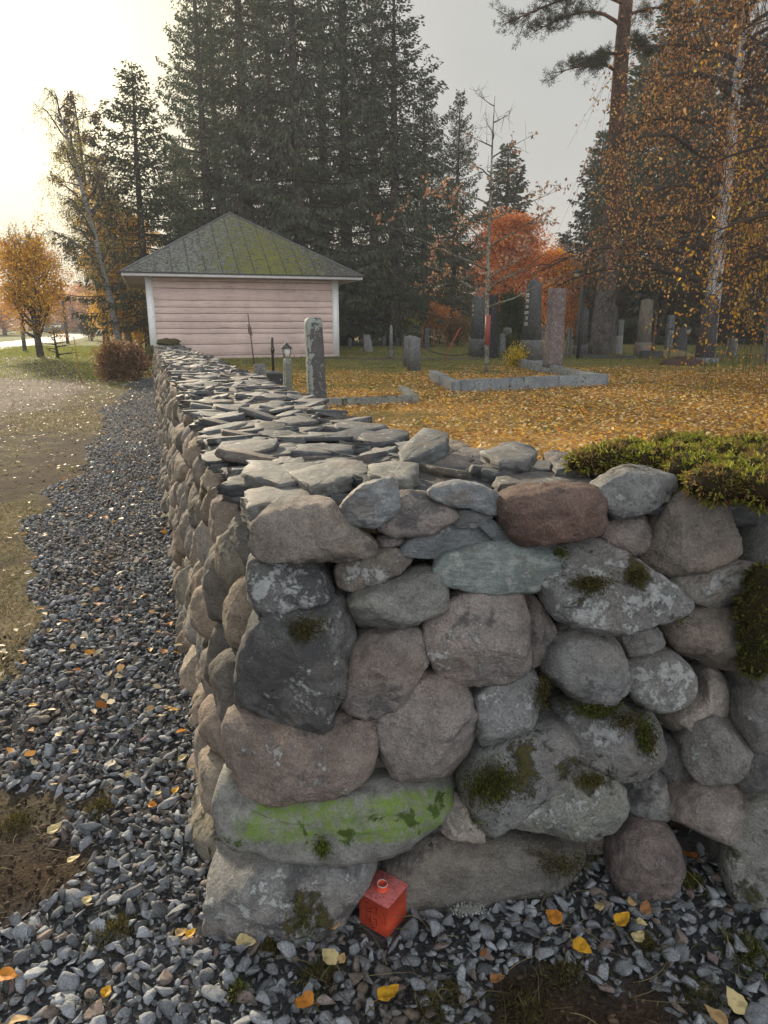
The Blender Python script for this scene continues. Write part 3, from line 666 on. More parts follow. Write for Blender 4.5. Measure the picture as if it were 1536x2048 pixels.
# rounded boulders lying in the cap
TB = [([(805,905),(830,885),(880,880),(930,885),(950,900),(930,920),(860,930),(815,925)],1.13,.07,BR),([(835,940),(900,918),(930,900),(985,905),(1010,935),(960,950),(860,972),(835,965)],1.12,.08,PK),([(970,905),(1010,885),(1060,890),(1075,905),(1020,915)],1.14,.05,GR),([(1085,910),(1130,895),(1160,910),(1120,930),(1090,925)],1.13,.05,PK),([(400,800),(440,775),(500,780),(520,800),(470,820),(410,822)],1.06,.08,BR),([(395,850),(430,845),(470,850),(480,880),(440,900),(400,880)],1.06,.09,GR)]
caps.sort(key=lambda t: np.hypot(*(t[0].mean(0))))
crest = G(); UXY = (np.array([1., 0, 0]), np.array([0, 1., 0]))
for i, (p, z, th, tl, sd_, col, msk, soft) in enumerate(caps):
    near = i < 94; c = p.mean(0); U = np.array([1., 0, tl[0]]); V = np.array([0, 1., tl[1]]); U /= np.linalg.norm(U); V /= np.linalg.norm(V); N = np.cross(U, V)
    t = G() if near else crest
    O = np.array([c[0], c[1], z])
    slab_mesh(t, p-c, O, U, V, N, th, int(sd_) % 9999, col, msk, 5 if near else 2, .006)
    if near: t.build('slate_slab', MSLATE, wall, False, WO)
tag(crest.build('far_slate_slab', MSLATE, wall, False, WO), kind='stuff')
for i, (o, z, h, col) in enumerate(TB):
    P = np.array([at_z(a, b, z)[:2] for a, b in o]); c = P.mean(0); g = G()
    stone(g, P-c, np.array([c[0], c[1], z-h*.3]), *UXY, UZ, h*.7, h*.8, 2.5, 9, 48, .06, 60+i, np.array(col), (0, .15, .05), 2, 2)
    g.build('stone', MS, wall, True, WO)
# ------------------------------------------------------------------ gravel (uncountable chips of crushed stone)
def ico(sub):
    bm = bmesh.new(); bmesh.ops.create_icosphere(bm, subdivisions=sub, radius=1.0); bm.verts.ensure_lookup_table()
    v = np.array([x.co[:] for x in bm.verts]); f = np.array([[w.index for w in p.verts] for p in bm.faces]); bm.free(); return v, f
def rock_var(sub, seed, ncut):
    rg = np.random.default_rng(seed); v, f = ico(sub); v = v.copy()
    for k in range(ncut):
        n = rg.normal(size=3); n /= np.linalg.norm(n); d = v@n; lim = rg.uniform(.22, .52); v -= np.clip(d-lim, 0, None)[:, None]*n
    return v, f
def scatter_rocks(g, X, Y, Z, S, sub, seed, colf, ncut=9, nvar=14, flat=(.32, .6)):
    rg = np.random.default_rng(seed); vs_ = [rock_var(sub, seed+k, 8 if sub > 1 else 5) for k in range(nvar)]
    which = rg.integers(0, nvar, len(X))
    for k in range(nvar):
        i = np.where(which == k)[0]
        if not len(i): continue
        v, f = vs_[k]; m = len(i)
        sc = np.stack([rg.uniform(.8, 1.35, m), rg.uniform(.55, .95, m), rg.uniform(*flat, m)], -1)*S[i][:, None]
        az = rg.uniform(0, 2*pi, m); tx = rg.normal(size=m)*.45; ty = rg.normal(size=m)*.45
        P = v[None]*sc[:, None]
        c_, s_ = np.cos(tx)[:, None], np.sin(tx)[:, None]; y, z = P[..., 1]*c_-P[..., 2]*s_, P[..., 1]*s_+P[..., 2]*c_; x = P[..., 0]
        c_, s_ = np.cos(ty)[:, None], np.sin(ty)[:, None]; x, z = x*c_+z*s_, -x*s_+z*c_
        c_, s_ = np.cos(az)[:, None], np.sin(az)[:, None]; x, y = x*c_-y*s_, x*s_+y*c_
        P = np.stack([x+X[i][:, None], y+Y[i][:, None], z+Z[i][:, None]], -1)
        F_ = (f[None]+(np.arange(m)*len(v))[:, None, None]).reshape(-1, f.shape[1])
        g.add(P.reshape(-1, 3), F_, np.repeat(colf(rg, m, X[i], Y[i]), len(v), 0))
def gcolf(rg, m, X, Y):
    base = np.array([.185, .200, .222]); k = rg.random(m)
    c = base[None]*(.55+1.05*rg.random(m)**1.3)[:, None]
    c[k > .93] = np.array([.20, .165, .15])*rg.uniform(.7, 1.2, (k > .93).sum())[:, None]
    c[k < .03] = np.array([.17, .13, .13])*rg.uniform(.7, 1.2, (k < .03).sum())[:, None]
    dirt = sst(.56, .74, n2(X, Y, 2.6, 91))*.6*(rg.random(m) < .8)
    return c*(1-dirt[:, None])+np.array([.10, .07, .045])[None]*dirt[:, None]
def jgrid(rg, x0, x1, y0, y1, d):
    X, Y = np.meshgrid(np.arange(x0, x1, d), np.arange(y0, y1, d)); X = X.ravel()+rg.uniform(-.5, .5, X.size)*d; Y = Y.ravel()+rg.uniform(-.5, .5, Y.size)*d; return X, Y
rg = np.random.default_rng(5); gg = G()
MKC = at_z(766, 1778, .10)
def gravel_zone(x0, x1, y0, y1, d, sub, seed, smin, smax, lift=.0, keep=1.0):
    X, Y = jgrid(rg, x0, x1, y0, y1, d); ok = (gravelness(X, Y) > rg.uniform(.25, .75, len(X))) & (rg.random(len(X)) < keep) & (np.hypot(X-MKC[0], Y-MKC[1]) > .078); X = X[ok]; Y = Y[ok]
    S = smin+(smax-smin)*rg.random(len(X))**2.0
    scatter_rocks(gg, X, Y, gh(X, Y)+S*rg.uniform(-.25, .45, len(X))+lift, S, sub, seed, gcolf, 9 if sub > 1 else 5)
gravel_zone(-1.9, 1.7, .75, 2.3, .024, 2, 11, .013, .022)
gravel_zone(-1.9, 1.7, .75, 2.3, .038, 2, 12, .024, .043, .008, .95)
gravel_zone(1.7, 3.9, .75, 2.3, .042, 1, 19, .020, .036, .006, .95)
gravel_zone(-3.4, -.5, 2.3, 4.6, .028, 2, 13, .014, .023)
gravel_zone(-3.4, -.5, 2.3, 4.6, .042, 2, 15, .024, .040, .008, .9)
gravel_zone(-5.6, -1.2, 4.6, 9.5, .034, 1, 14, .016, .027)
gravel_zone(-5.6, -1.2, 4.6, 9.5, .055, 1, 17, .022, .034, .008, .7)
gravel_zone(-9.4, -2.6, 9.5, 22.5, .055, 1, 16, .020, .034)
tag(gg.build('gravel', MGRAVEL, None, False), 'crushed blue-grey gravel laid along the foot of the stone wall', 'gravel', kind='stuff')
# soil crumbs and moss scraps at the gravel edge
sg = G(); X, Y = jgrid(rg, -2.2, 1.6, .8, 3.4, .022); ok = (gravelness(X, Y) < .5) & (inside(X, Y) < .0) & (rg.random(len(X)) < .75); X = X[ok]; Y = Y[ok]
S = .004+.012*rg.random(len(X))**3
scatter_rocks(sg, X, Y, gh(X, Y)+S*.2, S, 1, 40, lambda r, m, x, y: np.array([.075, .050, .033])[None]*r.uniform(.5, 1.6, m)[:, None], 4, 8, (.5, .9))
tag(sg.build('soil_crumbs', MGRAVEL, None, False), 'loose brown soil crumbs between grass and gravel', 'soil', kind='stuff')

# ------------------------------------------------------------------ grass, straw, leaves on the ground
def blades(g, X, Y, h, w, rg, col, lean=.8, z=0.0):
    n = len(X); P = np.stack([X, Y, gh(X, Y)-.004+z], -1); D = np.stack([rg.normal(size=n)*lean, rg.normal(size=n)*lean, np.ones(n)], -1)
    kites(g, P, D, h*rg.uniform(.5, 1.3, n), w*rg.uniform(.6, 1.3, n), rg, col)
def pick(rg, n, cols, v=.25): 
    c = np.array(cols)[rg.integers(0, len(cols), n)]; return c*rg.uniform(1-v, 1+v, (n, 1))
gr = G(); rg = np.random.default_rng(8)
def grass_zone(n, x0, x1, y0, y1, h, w, cols, cond, lean=.9, pw=1.0):
    X = rg.uniform(x0, x1, n); Y = y0+(y1-y0)*rg.random(n)**pw; ok = cond(X, Y); X = X[ok]; Y = Y[ok]; blades(gr, X, Y, h, w, rg, pick(rg, len(X), cols), lean)
GC = [(.30, .26, .14), (.22, .22, .09), (.36, .31, .19), (.15, .15, .06), (.42, .37, .24), (.24, .18, .11)]
grass_zone(90000, -6.5, -1.0, 2.4, 8, .045, .0045, GC, lambda x, y: (gravelness(x, y) < .3) & (n2(x, y, .9, 1, 4)*.7+n2(x, y, 4.5, 2)*.3 > .50) & (inside(x, y) < 0), 1.3)
grass_zone(60000, -9, -2.2, 7, 20, .06, .008, GC, lambda x, y: (gravelness(x, y) < .3) & (n2(x, y, .9, 1, 4) > .50) & (inside(x, y) < 0) & (x > -5.6-(y-8)*.28), 1.1)
grass_zone(70000, -34, -8, 20, 52, .10, .03, [(.30, .33, .06), (.22, .27, .05), (.36, .36, .09)], lambda x, y: inside(x, y) < 0, .7)
GI = [(.16, .19, .05), (.24, .24, .08), (.32, .28, .12), (.12, .15, .03), (.36, .22, .08)]
grass_zone(90000, -3, 14, 2.6, 15, .045, .007, GI, lambda x, y: (inside(x, y) > .7) & (n2(x, y, .9, 1, 4) > .36), 1.0, 1.2)
grass_zone(60000, -6, 26, 14, 40, .07, .022, [(.16, .22, .04), (.22, .26, .06), (.30, .27, .10)], lambda x, y: (inside(x, y) > .7), .8)
tag(gr.build('grass', MGRASS, None, False), 'short autumn grass with dry yellow patches', 'grass', kind='stuff')
st_ = G()
def strands(n, x0, x1, y0, y1, L, r, cols, cond=lambda x, y: x > -99, zz=.02):
    for i in range(n):
        x = rg.uniform(x0, x1); y = rg.uniform(y0, y1)
        if not cond(np.array([x]), np.array([y]))[0]: continue
        a = rg.uniform(0, 2*pi); l = L*rg.uniform(.4, 1.4); t = np.linspace(0, 1, 6); b = rg.normal()*.5
        px = x+np.cos(a+b*t)*l*t; py = y+np.sin(a+b*t)*l*t; z = gh(px, py)+zz+np.abs(rg.normal())*.012+.012*np.sin(t*pi)*rg.random()
        tube(st_, np.stack([px, py, z], -1), np.array([1, 1, .9, .8, .6, .3])*r*rg.uniform(.6, 1.3), 3, np.array(cols[rg.integers(len(cols))])*rg.uniform(.7, 1.2))
strands(330, -.2, 1.5, .95, 1.9, .10, .0011, [(.20, .17, .09), (.12, .09, .06), (.28, .24, .12), (.10, .12, .04)])
strands(260, -1.7, -.6, 1.0, 3.0, .08, .0011, [(.20, .15, .09), (.26, .21, .12)], lambda x, y: gravelness(x, y) < .6, .008)
strands(60, -1.2, .4, 1.0, 2.2, .07, .0010, [(.2, .16, .09), (.10, .08, .05)])
tag(st_.build('dead_grass_stalks', MDRY, None, True), 'thin dry stalks and roots lying over gravel and soil', 'dead grass', kind='stuff')

# leaf litter: curled leaves by the ten thousand
def litter(g, X, Y, S, rg, cols, z=.012):
    n = len(X); a = rg.uniform(0, 2*pi, n); P = np.stack([X, Y, gh(X, Y)+z+rg.random(n)*.015], -1)
    D = np.stack([np.cos(a), np.sin(a), rg.normal(size=n)*.25], -1); D /= np.linalg.norm(D, axis=1, keepdims=True)
    S_ = np.stack([-np.sin(a), np.cos(a), rg.normal(size=n)*.28], -1); up = np.array([0, 0, 1.])
    L = S[:, None]; w = S[:, None]*rg.uniform(.28, .42, (n, 1)); k = rg.uniform(.0, .35, (n, 1))*S[:, None]
    v = np.stack([P-D*L*.5, P-D*L*.12+S_*w+up*k, P+D*L*.22+S_*w*.8+up*k, P+D*L*.5+up*k*.6, P+D*L*.22-S_*w*.8+up*k, P-D*L*.12-S_*w+up*k], 1)
    f = np.arange(n*6).reshape(n, 6); q = np.concatenate([f[:, [0, 1, 2, 3]], f[:, [0, 3, 4, 5]]])
    g.add(v.reshape(-1, 3), q, np.repeat(pick(rg, n, cols, .2), 6, 0))
ll = G(); LC = [(.74, .40, .06), (.80, .48, .08), (.62, .32, .05), (.72, .50, .20), (.50, .19, .04), (.80, .64, .38), (.35, .17, .06), (.74, .40, .05), (.72, .58, .34), (.28, .14, .07)]
n = 150000; X = rg.uniform(-4, 15, n); Y = 2.5+19*rg.random(n)**1.45
ok = (inside(X, Y) > .85) & (n2(X, Y, .7, 61)+rg.uniform(-.25, .3, n)+.25*sst(-1, 4, X)-.3*sst(13, 20, Y) > .50) & (np.abs(X) < Y*.72+1.5); X = X[ok]; Y = Y[ok]
litter(ll, X, Y, (.026+.045*rg.random(len(X))**1.3), rg, LC, .03)
tag(ll.build('leaf_litter', MDRY, None, False), 'carpet of fallen yellow and orange birch leaves on the cemetery lawn', 'fallen leaves', kind='stuff')
l2 = G(); PC = [(.62, .52, .36), (.55, .42, .26), (.66, .58, .44), (.45, .25, .08), (.6, .5, .33)]
n = 3000; X = rg.uniform(-8, -1, n); Y = 2.2+15*rg.random(n)**1.2; ok = (inside(X, Y) < -.05) & (rg.random(n) > .6*gravelness(X, Y)); X = X[ok]; Y = Y[ok]; litter(l2, X, Y, rg.uniform(.028, .055, len(X)), rg, PC, .025)
n = 5000; X = rg.uniform(-18, -5, n); Y = rg.uniform(12, 34, n); ok = inside(X, Y) < -.3; litter(l2, X[ok], Y[ok], rg.uniform(.04, .07, ok.sum()), rg, PC, .04)
n = 500; X = rg.uniform(-5, -.4, n); Y = 1.9+9*rg.random(n); ok = (inside(X, Y) < -.03) & (gravelness(X, Y) > .5); litter(l2, X[ok], Y[ok], rg.uniform(.03, .055, ok.sum()), rg, [(.70, .30, .03), (.6, .38, .16), (.5, .2, .05), (.62, .5, .3)], .035)
tag(l2.build('pale_leaf_litter', MDRY, None, False), 'pale dry leaves scattered over the verge, soil and gravel left of the wall', 'fallen leaves', kind='stuff')

# single leaves lying on the gravel in the foreground
def birch_leaf(px, py, size, ang, col, label, curl=.25, z=.035, name='fallen_leaf'):
    p = at_g(px, py); z0 = float(gh(p[:1], p[1:2])[0])+z; p = at_z(px, py, z0)
    g = G(); n = 14; t = np.linspace(0, 1, n); w = .40*np.sin(pi*t**.72)**.85*(1-.25*t); w[0] = w[-1] = 0
    rows = []; rr = np.random.default_rng(int(px*7+py)); cx = rr.uniform(-1, 1)*curl; cy = rr.uniform(.2, 1)*curl
    for j, u in enumerate(np.linspace(-1, 1, 7)):
        ser = 1+.07*np.sin(t*60+j*2)*(abs(u) > .9)
        x = t-.5; y = w*u*ser; rows.append(np.stack([x, y, cy*np.abs(u*w)*1.6+cx*(x**2)*.9+.03*np.sin(9*x+4*u)], -1))
    V = np.stack(rows, 1).reshape(-1, 3)*size; cc = np.array(col)[None]*(1-.35*(fbm(V/size, 5, int(px), 3)[:, None] > .60)); g.add(V, grid_faces(n, 7), cc)
    s = np.linspace(0, 1, 5); tube(g, np.stack([(-.5-.42*s), .10*s*s, .05*s], -1)*size, .014*size, 4, np.array(col)*.55)
    o = g.build(name, MDRY, None, True); o.location = (p[0], p[1], z0); o.rotation_euler = (rr.normal()*.22, rr.normal()*.22, ang)
    return tag(o, label, 'leaf', 'single leaves fallen on the gravel')
YE = (.66, .36, .03); OR_ = (.62, .25, .04); PA = (.60, .50, .26); TA = (.50, .34, .16); BRN = (.34, .16, .07)
for a in [
 (778,1985,.062,.6,YE,'bright yellow leaf with a tiny stalk lying below the red marker cube'),
 (607,2003,.062,2.6,OR_,'orange-edged leaf lying lower left of the bright yellow leaf'),
 (658,1912,.056,2.3,PA,'cream leaf lying left of and below the red marker cube'),
 (684,1916,.03,1.2,TA,'small tan leaf tucked against the cream leaf'),
 (664,1845,.055,1.9,TA,'narrow tan leaf standing between gravel stones just left of the red cube'),
 (492,1882,.055,.1,PA,'pale leaf lying on the toe of the corner boulder'),
 (1107,1832,.055,2.2,OR_,'amber leaf with a dark stalk right of the lichen scrap'),
 (1198,1812,.038,1.4,PA,'round pale yellow leaf above the curled amber leaf'),
 (1246,1838,.055,.6,YE,'curled amber leaf in the middle of the straw right of the red cube'),
 (1292,1814,.042,1.1,BRN,'reddish brown leaf right of the curled amber leaf'),
 (1262,1802,.034,1.5,TA,'small tan leaf wedged above the curled amber leaf'),
 (1284,1845,.030,-.4,PA,'tiny cream leaf to the right of the curled amber leaf'),
 (1278,1872,.045,.7,PA,'cream leaf with brown specks under the curled amber leaf'),
 (1165,1893,.055,-.7,YE,'long folded yellow leaf on a bent grass stem'),
 (1470,2000,.062,2.0,PA,'speckled pale yellow leaf near the bottom right corner'),
 (1432,2030,.06,2.2,TA,'folded tan leaf at the lower right edge of the photograph'),
 (1380,1710,.045,2.2,OR_,'thin orange leaf between the round stone and the big right boulder'),
 (968,1905,.032,1.5,BRN,'sliver of a brown leaf standing in the dark gravel'),
 (995,1957,.04,.3,BRN,'dull brown leaf lying on the dark soil below the straw'),
 (1276,1775,.022,.2,BRN,'tiny brown leaf touching the foot of the round stone'),
 (18,1950,.058,.3,OR_,'orange curled leaf at the far left edge on the gravel'),
 (40,2040,.05,.4,TA,'tan leaf at the very bottom left corner'),
 (213,1982,.034,1.4,YE,'small golden leaf in the gravel near the bottom left'),
 (363,1864,.038,1.0,TA,'tan-orange leaf beside the corner boulder, left of a golden one'),
 (382,1866,.032,.9,YE,'golden leaf beside the corner boulder, touching a tan-orange one'),
 (148,1717,.042,.9,PA,'round cream leaf on the gravel left of the wall foot'),
 (175,1798,.036,1.4,PA,'thin pale leaf standing on edge among the gravel'),
 (110,1656,.05,.8,PA,'pale leaf at the edge of the brown soil patch'),
 (407,1680,.035,.0,TA,'tan leaf pressed against the foot of the stone wall'),
 (316,1586,.036,1.3,PA,'pale rounded leaf on the gravel with an orange one below it'),
 (306,1610,.034,-.2,OR_,'orange leaf just below the pale rounded leaf'),
 (352,1580,.034,1.2,YE,'slim yellow leaf standing near the wall foot'),
 (384,1534,.036,.8,PA,'cream leaf right at the wall foot halfway down'),
 (366,1515,.04,.7,PA,'long cream leaf close above the one at the wall foot'),
 (260,1549,.036,.4,PA,'faded leaf lying alone mid-strip on the gravel'),
 (151,1502,.034,1.2,TA,'buff leaf standing upright mid-left on the gravel'),
 (108,1568,.028,.7,TA,'small buff leaf by the upper end of the soil patch'),
 (67,1410,.040,.2,YE,'yellow leaf at the left of the gravel, near the frame edge'),
 (349,1419,.044,.3,YE,'vivid orange-yellow leaf near the wall at mid height'),
 (336,1415,.034,.6,TA,'tan leaf peeping from under the vivid orange-yellow leaf'),
 (322,1431,.045,.0,PA,'bleached leaf lying flat below the vivid orange-yellow leaf'),
 (140,1345,.042,1.3,TA,'upright buff leaf with brown ones behind it on the gravel'),
 (353,1305,.032,.5,YE,'small orange leaf touching the wall in the upper gravel'),
 (196,1241,.034,.7,YE,'round yellow leaf alone in the upper middle of the gravel'),
 (286,1244,.036,.3,PA,'pale leaf on the upper gravel near the wall'),
 (335,1230,.034,.2,OR_,'orange leaf on the upper gravel beside the wall'),
]: birch_leaf(*a)

# ------------------------------------------------------------------ red boundary marker
tz = .104
cr = [at_z(a, b, tz) for a, b in ((756.8, 1737), (816.5, 1768.5), (775.4, 1813.7), (713.8, 1781.8))]
mc = sum(cr)/4; e1 = cr[1]-cr[0]; e2 = cr[2]-cr[1]; sw = (np.linalg.norm(e1)+np.linalg.norm(cr[2]-cr[3]))/2; sdp = (np.linalg.norm(e2)+np.linalg.norm(cr[3]-cr[0]))/2
yaw = atan2(e1[1], e1[0])
mk = thing('boundary_marker', (mc[0], mc[1], 0), 'chipped red-painted metal cube marker stamped 91 with a pipe hole on top', 'marker', yaw)
mm_ = M('red_paint'); a1 = mm_.noise(38, 6, .7); a2 = mm_.noise(140, 5, .75); k = mm_.sepmask()
c = mm_.mix(mm_.rng(a1, .35, .7), (.60, .070, .034), (.70, .105, .05)); c = mm_.mix(mm_.math('MULTIPLY', k[0], mm_.rng(a1, .35, .65, .45, .9)), c, (.42, .16, .17))
c = mm_.mix(mm_.math('MULTIPLY', mm_.rng(mm_.math('ADD', a2, mm_.math('MULTIPLY', k[0], .11)), .66, .70), .9), c, (.045, .03, .035))
MRED = mm_.fin(c, .55, mm_.math('ADD', a1, a2), .5, .0015, .4)
hw, hd = sw/2, sdp/2; g = G()
rings(g, [(-.01, hw*.955, hd*.955), (.004, hw*.965, hd*.965), (tz-.008, hw*.97, hd*.97), (tz-.007, hw*1.01, hd*1.01)], (.5, .1, .1), (0, 0, 0), .003)
g.build('body', MRED, mk, False)
g = G(); rings(g, [(tz-.0065, hw*1.02, hd*1.02), (tz-.001, hw*1.02, hd*1.02), (tz, hw*1.005, hd*1.005)], (.5, .1, .1), (1, 0, 0), .003); g.build('top_plate', MRED, mk, False)
g = G(); an = np.linspace(0, 2*pi, 28, endpoint=False); prof = [(.0195, tz), (.0170, tz+.0015), (.0158, tz+.004), (.0152, tz+.012), (.0150, tz+.014), (.0125, tz+.014), (.0118, tz+.012), (.0115, tz-.02), (.0, tz-.022)]
V = [(r*cos(a), r*sin(a)-.002, z+.0006*sin(3*a)) for r, z in prof for a in an]; g.add(V, grid_faces(len(prof), 28, True), (.5, .12, .1), (.0, 0, 0)); pp = g.build('pipe_socket', MRED, mk, True)
rim = G(); V = [(r*cos(a), r*sin(a)-.002, z+.0006*sin(3*a)) for r, z in ((.0153, tz+.0135), (.0146, tz+.0152), (.0130, tz+.0150), (.0122, tz+.0130)) for a in an]; rim.add(V, grid_faces(4, 28, True), (.42, .36, .37)); rim.build('worn_rim', MMETAL, pp, True)
# stamped marks on the left-hand face (local -Y side)
marks = G()
def stroke(pts, r=.0011):
    P = np.array([(-hw*.97+u*sw*.97, -hd*.97-.0006, v*tz) for u, v in pts]); tube(marks, P, r, 4, (.10, .012, .01))
arc = lambda cx, cy, rx, ry, a0, a1, n=12: [(cx+rx*cos(radians(a0+(a1-a0)*i/(n-1))), cy+ry*sin(radians(a0+(a1-a0)*i/(n-1)))) for i in range(n)]
stroke(arc(.35, .70, .105, .085, 0, 360, 16)); stroke([(.455, .70), (.455, .58)]+arc(.35, .585, .105, .06, 0, -165, 9)); stroke([(.56, .76), (.63, .80), (.61, .56)])
stroke([(.26, .40), (.27, .22)]); stroke([(.26, .38), (.42, .20)]); stroke([(.42, .42), (.42, .20)]); stroke([(.52, .38), (.64, .40), (.62, .18)]); stroke([(.45, .16)]+arc(.52, .13, .06, .05, 180, 360, 8)); stroke([(.86, .72), (.92, .58), (.92, .40)], .0008)
marks.build('stamped_number', MMETAL, mk, True)

# ------------------------------------------------------------------ moss
def moss_blob(name, cells, label, parent=None, cols=None, dens=1.0, rs=1, cat='moss'):
    # cells: list of (centre, radii) ; a mound with star-shaped fronds over it
    rg = np.random.default_rng(rs); cols = cols or [(.24, .27, .035), (.30, .30, .05), (.17, .19, .025), (.36, .36, .06), (.20, .13, .05), (.26, .17, .07), (.14, .09, .04), (.24, .22, .05)]
    c0 = np.array(cells[0][0]); o = None
    if parent is None: o = thing(name, tuple(c0), label, cat); parent = o
    b = G(); fr = G(); v, f = ico(3)
    for cc, rr in cells:
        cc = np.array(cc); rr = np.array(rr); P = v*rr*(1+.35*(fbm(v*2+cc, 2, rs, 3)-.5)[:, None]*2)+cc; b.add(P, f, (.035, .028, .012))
        n = int(dens*26000*(rr[0]*rr[1]+rr[1]*rr[2]+rr[0]*rr[2])*2); d = rg.normal(size=(n, 3)); d /= np.linalg.norm(d, axis=1, keepdims=True)
        P = d*rr*(1+.35*(fbm(d*2+cc, 2, rs, 3)-.5)[:, None]*2)*.97+cc
        nn = d/rr; nn /= np.linalg.norm(nn, axis=1, keepdims=True)
        tone = vn(P, 14, rs)+rg.uniform(-.3, .3, n); idx = np.clip((tone*len(cols)).astype(int), 0, len(cols)-1); col = np.array(cols)[idx]*rg.uniform(.7, 1.25, (n, 1))
        for k in range(3):
            D = nn+rg.normal(size=(n, 3))*.75; L = rg.uniform(.008, .02, n); kites(fr, P+rg.normal(size=(n, 3))*.003, D, L, L*.30, rg, col)
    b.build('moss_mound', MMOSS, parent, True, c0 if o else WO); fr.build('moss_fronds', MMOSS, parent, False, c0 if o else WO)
    return o
cells = []
rgm = np.random.default_rng(31)
for px, py, r in [(1175, 905, .05), (1215, 900, .07), (1260, 890, .07), (1300, 905, .075), (1345, 905, .08), (1390, 885, .085), (1400, 925, .08), (1450, 905, .09), (1500, 890, .09), (1500, 940, .09), (1560, 920, .10), (1640, 930, .10), (1345, 870, .06), (1440, 950, .07), (1720, 940, .1), (1550, 960, .08)]:
    p = at_z(px, py+18, 1.20); cells.append((p, (r*1.15, r*1.0, r*.60)))
moss_blob('moss_mat', cells, 'thick yellow-green and brown moss mat lying on top of the wall at right', rs=5, dens=1.0)
cells = [(on_face(px, py, -.06), (r, r*.7, r*1.15)) for px, py, r in [(1520, 1160, .035), (1515, 1215, .05), (1525, 1270, .055), (1510, 1320, .04), (1560, 1250, .06)]]
moss_blob('hanging_moss', cells, 'dark green moss clump hanging down the front of the wall at the right edge', rs=6, cols=[(.10, .12, .02), (.07, .07, .015), (.14, .11, .03), (.18, .2, .03)])
# small cushions growing on stones of the wall
def tuft(px, py, rx, rz, n, cols, dy=-.075, seed=0):
    rg = np.random.default_rng(seed+int(px)); p0 = on_face(px, py, dy); a = rg.normal(size=(n, 2))*.5
    P = np.stack([p0[0]+a[:, 0]*rx, np.full(n, p0[1])+rg.normal(size=n)*.006+.35*(a[:, 0]*rx)**2/.08, p0[2]+a[:, 1]*rz], -1)
    D = np.stack([rg.normal(size=n)*.7, -np.ones(n), rg.normal(size=n)*.7+.1], -1); L = rg.uniform(.006, .014, n)
    kites(mt_, P, D, L, L*.28, rg, pick(rg, n, cols, .35))
mt_ = G(); DKM = [(.06, .055, .02), (.09, .085, .025), (.13, .11, .04)]; GRM = [(.10, .14, .02), (.06, .08, .015), (.16, .2, .03)]
for px, py, rx, rz, n, cl, dy in [(615, 1255, .05, .035, 900, DKM, -.085), (1185, 1165, .05, .022, 900, DKM, -.115), (1275, 1150, .02, .028, 500, DKM, -.10), (1355, 1222, .035, .03, 900, DKM+GRM, -.06), (1085, 1385, .02, .05, 700, DKM, -.04), (645, 1695, .02, .03, 600, GRM, -.10), (1250, 1440, .04, .03, 900, DKM, -.08), (1300, 1480, .02, .05, 700, DKM, -.05), (985, 1570, .07, .07, 3600, DKM+DKM+GRM, -.07), (960, 1630, .03, .03, 700, DKM+GRM, -.03), (1180, 1560, .04, .02, 600, DKM, -.09), (1190, 1420, .07, .02, 1500, DKM+GRM, -.06), (1290, 1470, .02, .05, 1200, DKM+GRM, -.06), (1120, 1105, .02, .02, 300, GRM, -.03), (600, 1850, .05, .06, 900, DKM+GRM, -.09), (1130, 1730, .10, .05, 1400, DKM, -.05)]:
    tuft(px, py, rx, rz, n, cl, dy)
tag(mt_.build('moss_tufts', MMOSS, wall, False, WO), kind='stuff')
# scraps of moss, lichen on the gravel
ms = G()
for px, py, r, n, cl in [(640, 1960, .05, 900, DKM), (230, 1870, .06, 900, DKM), (900, 1990, .03, 300, DKM), (1290, 1890, .04, 600, DKM), (1130, 1950, .06, 700, DKM), (1500, 1910, .07, 1100, DKM+GRM), (540, 1900, .03, 500, DKM), (30, 1650, .05, 600, DKM), (200, 1620, .05, 600, DKM), (860, 2020, .06, 600, DKM), (1400, 2000, .07, 700, DKM), (1050, 2030, .08, 800, DKM), (1380, 1770, .04, 600, DKM+GRM), (480, 1990, .03, 300, DKM+GRM)]:
    p = at_g(px, py); rr = np.random.default_rng(int(px)); a = rr.normal(size=(n, 2))*.5*r; h = .022*np.exp(-(a**2).sum(1)/(r*r*.3))
    P = np.stack([p[0]+a[:, 0], p[1]+a[:, 1], p[2]+.008+h*rr.random(n)*1.2], -1); D = rr.normal(size=(n, 3))+np.array([0, 0, .8]); L = rr.uniform(.007, .018, n); kites(ms, P, D, L, L*.22, rr, pick(rr, n, cl, .4))
p = at_g(935, 1838); rr = np.random.default_rng(2); a = rr.normal(size=(500, 2))*np.array([.02, .008]); P = np.stack([p[0]+a[:, 0], p[1]+a[:, 1], np.full(500, p[2]+.03)], -1); kites(ms, P, rr.normal(size=(500, 3))+np.array([0, 0, .6]), .009, .004, rr, pick(rr, 500, [(.5, .53, .5), (.4, .42, .4)]))
tag(ms.build('moss_scraps', MMOSS, None, False), 'scraps of dark moss and pale lichen dropped on the gravel', 'moss', kind='stuff')
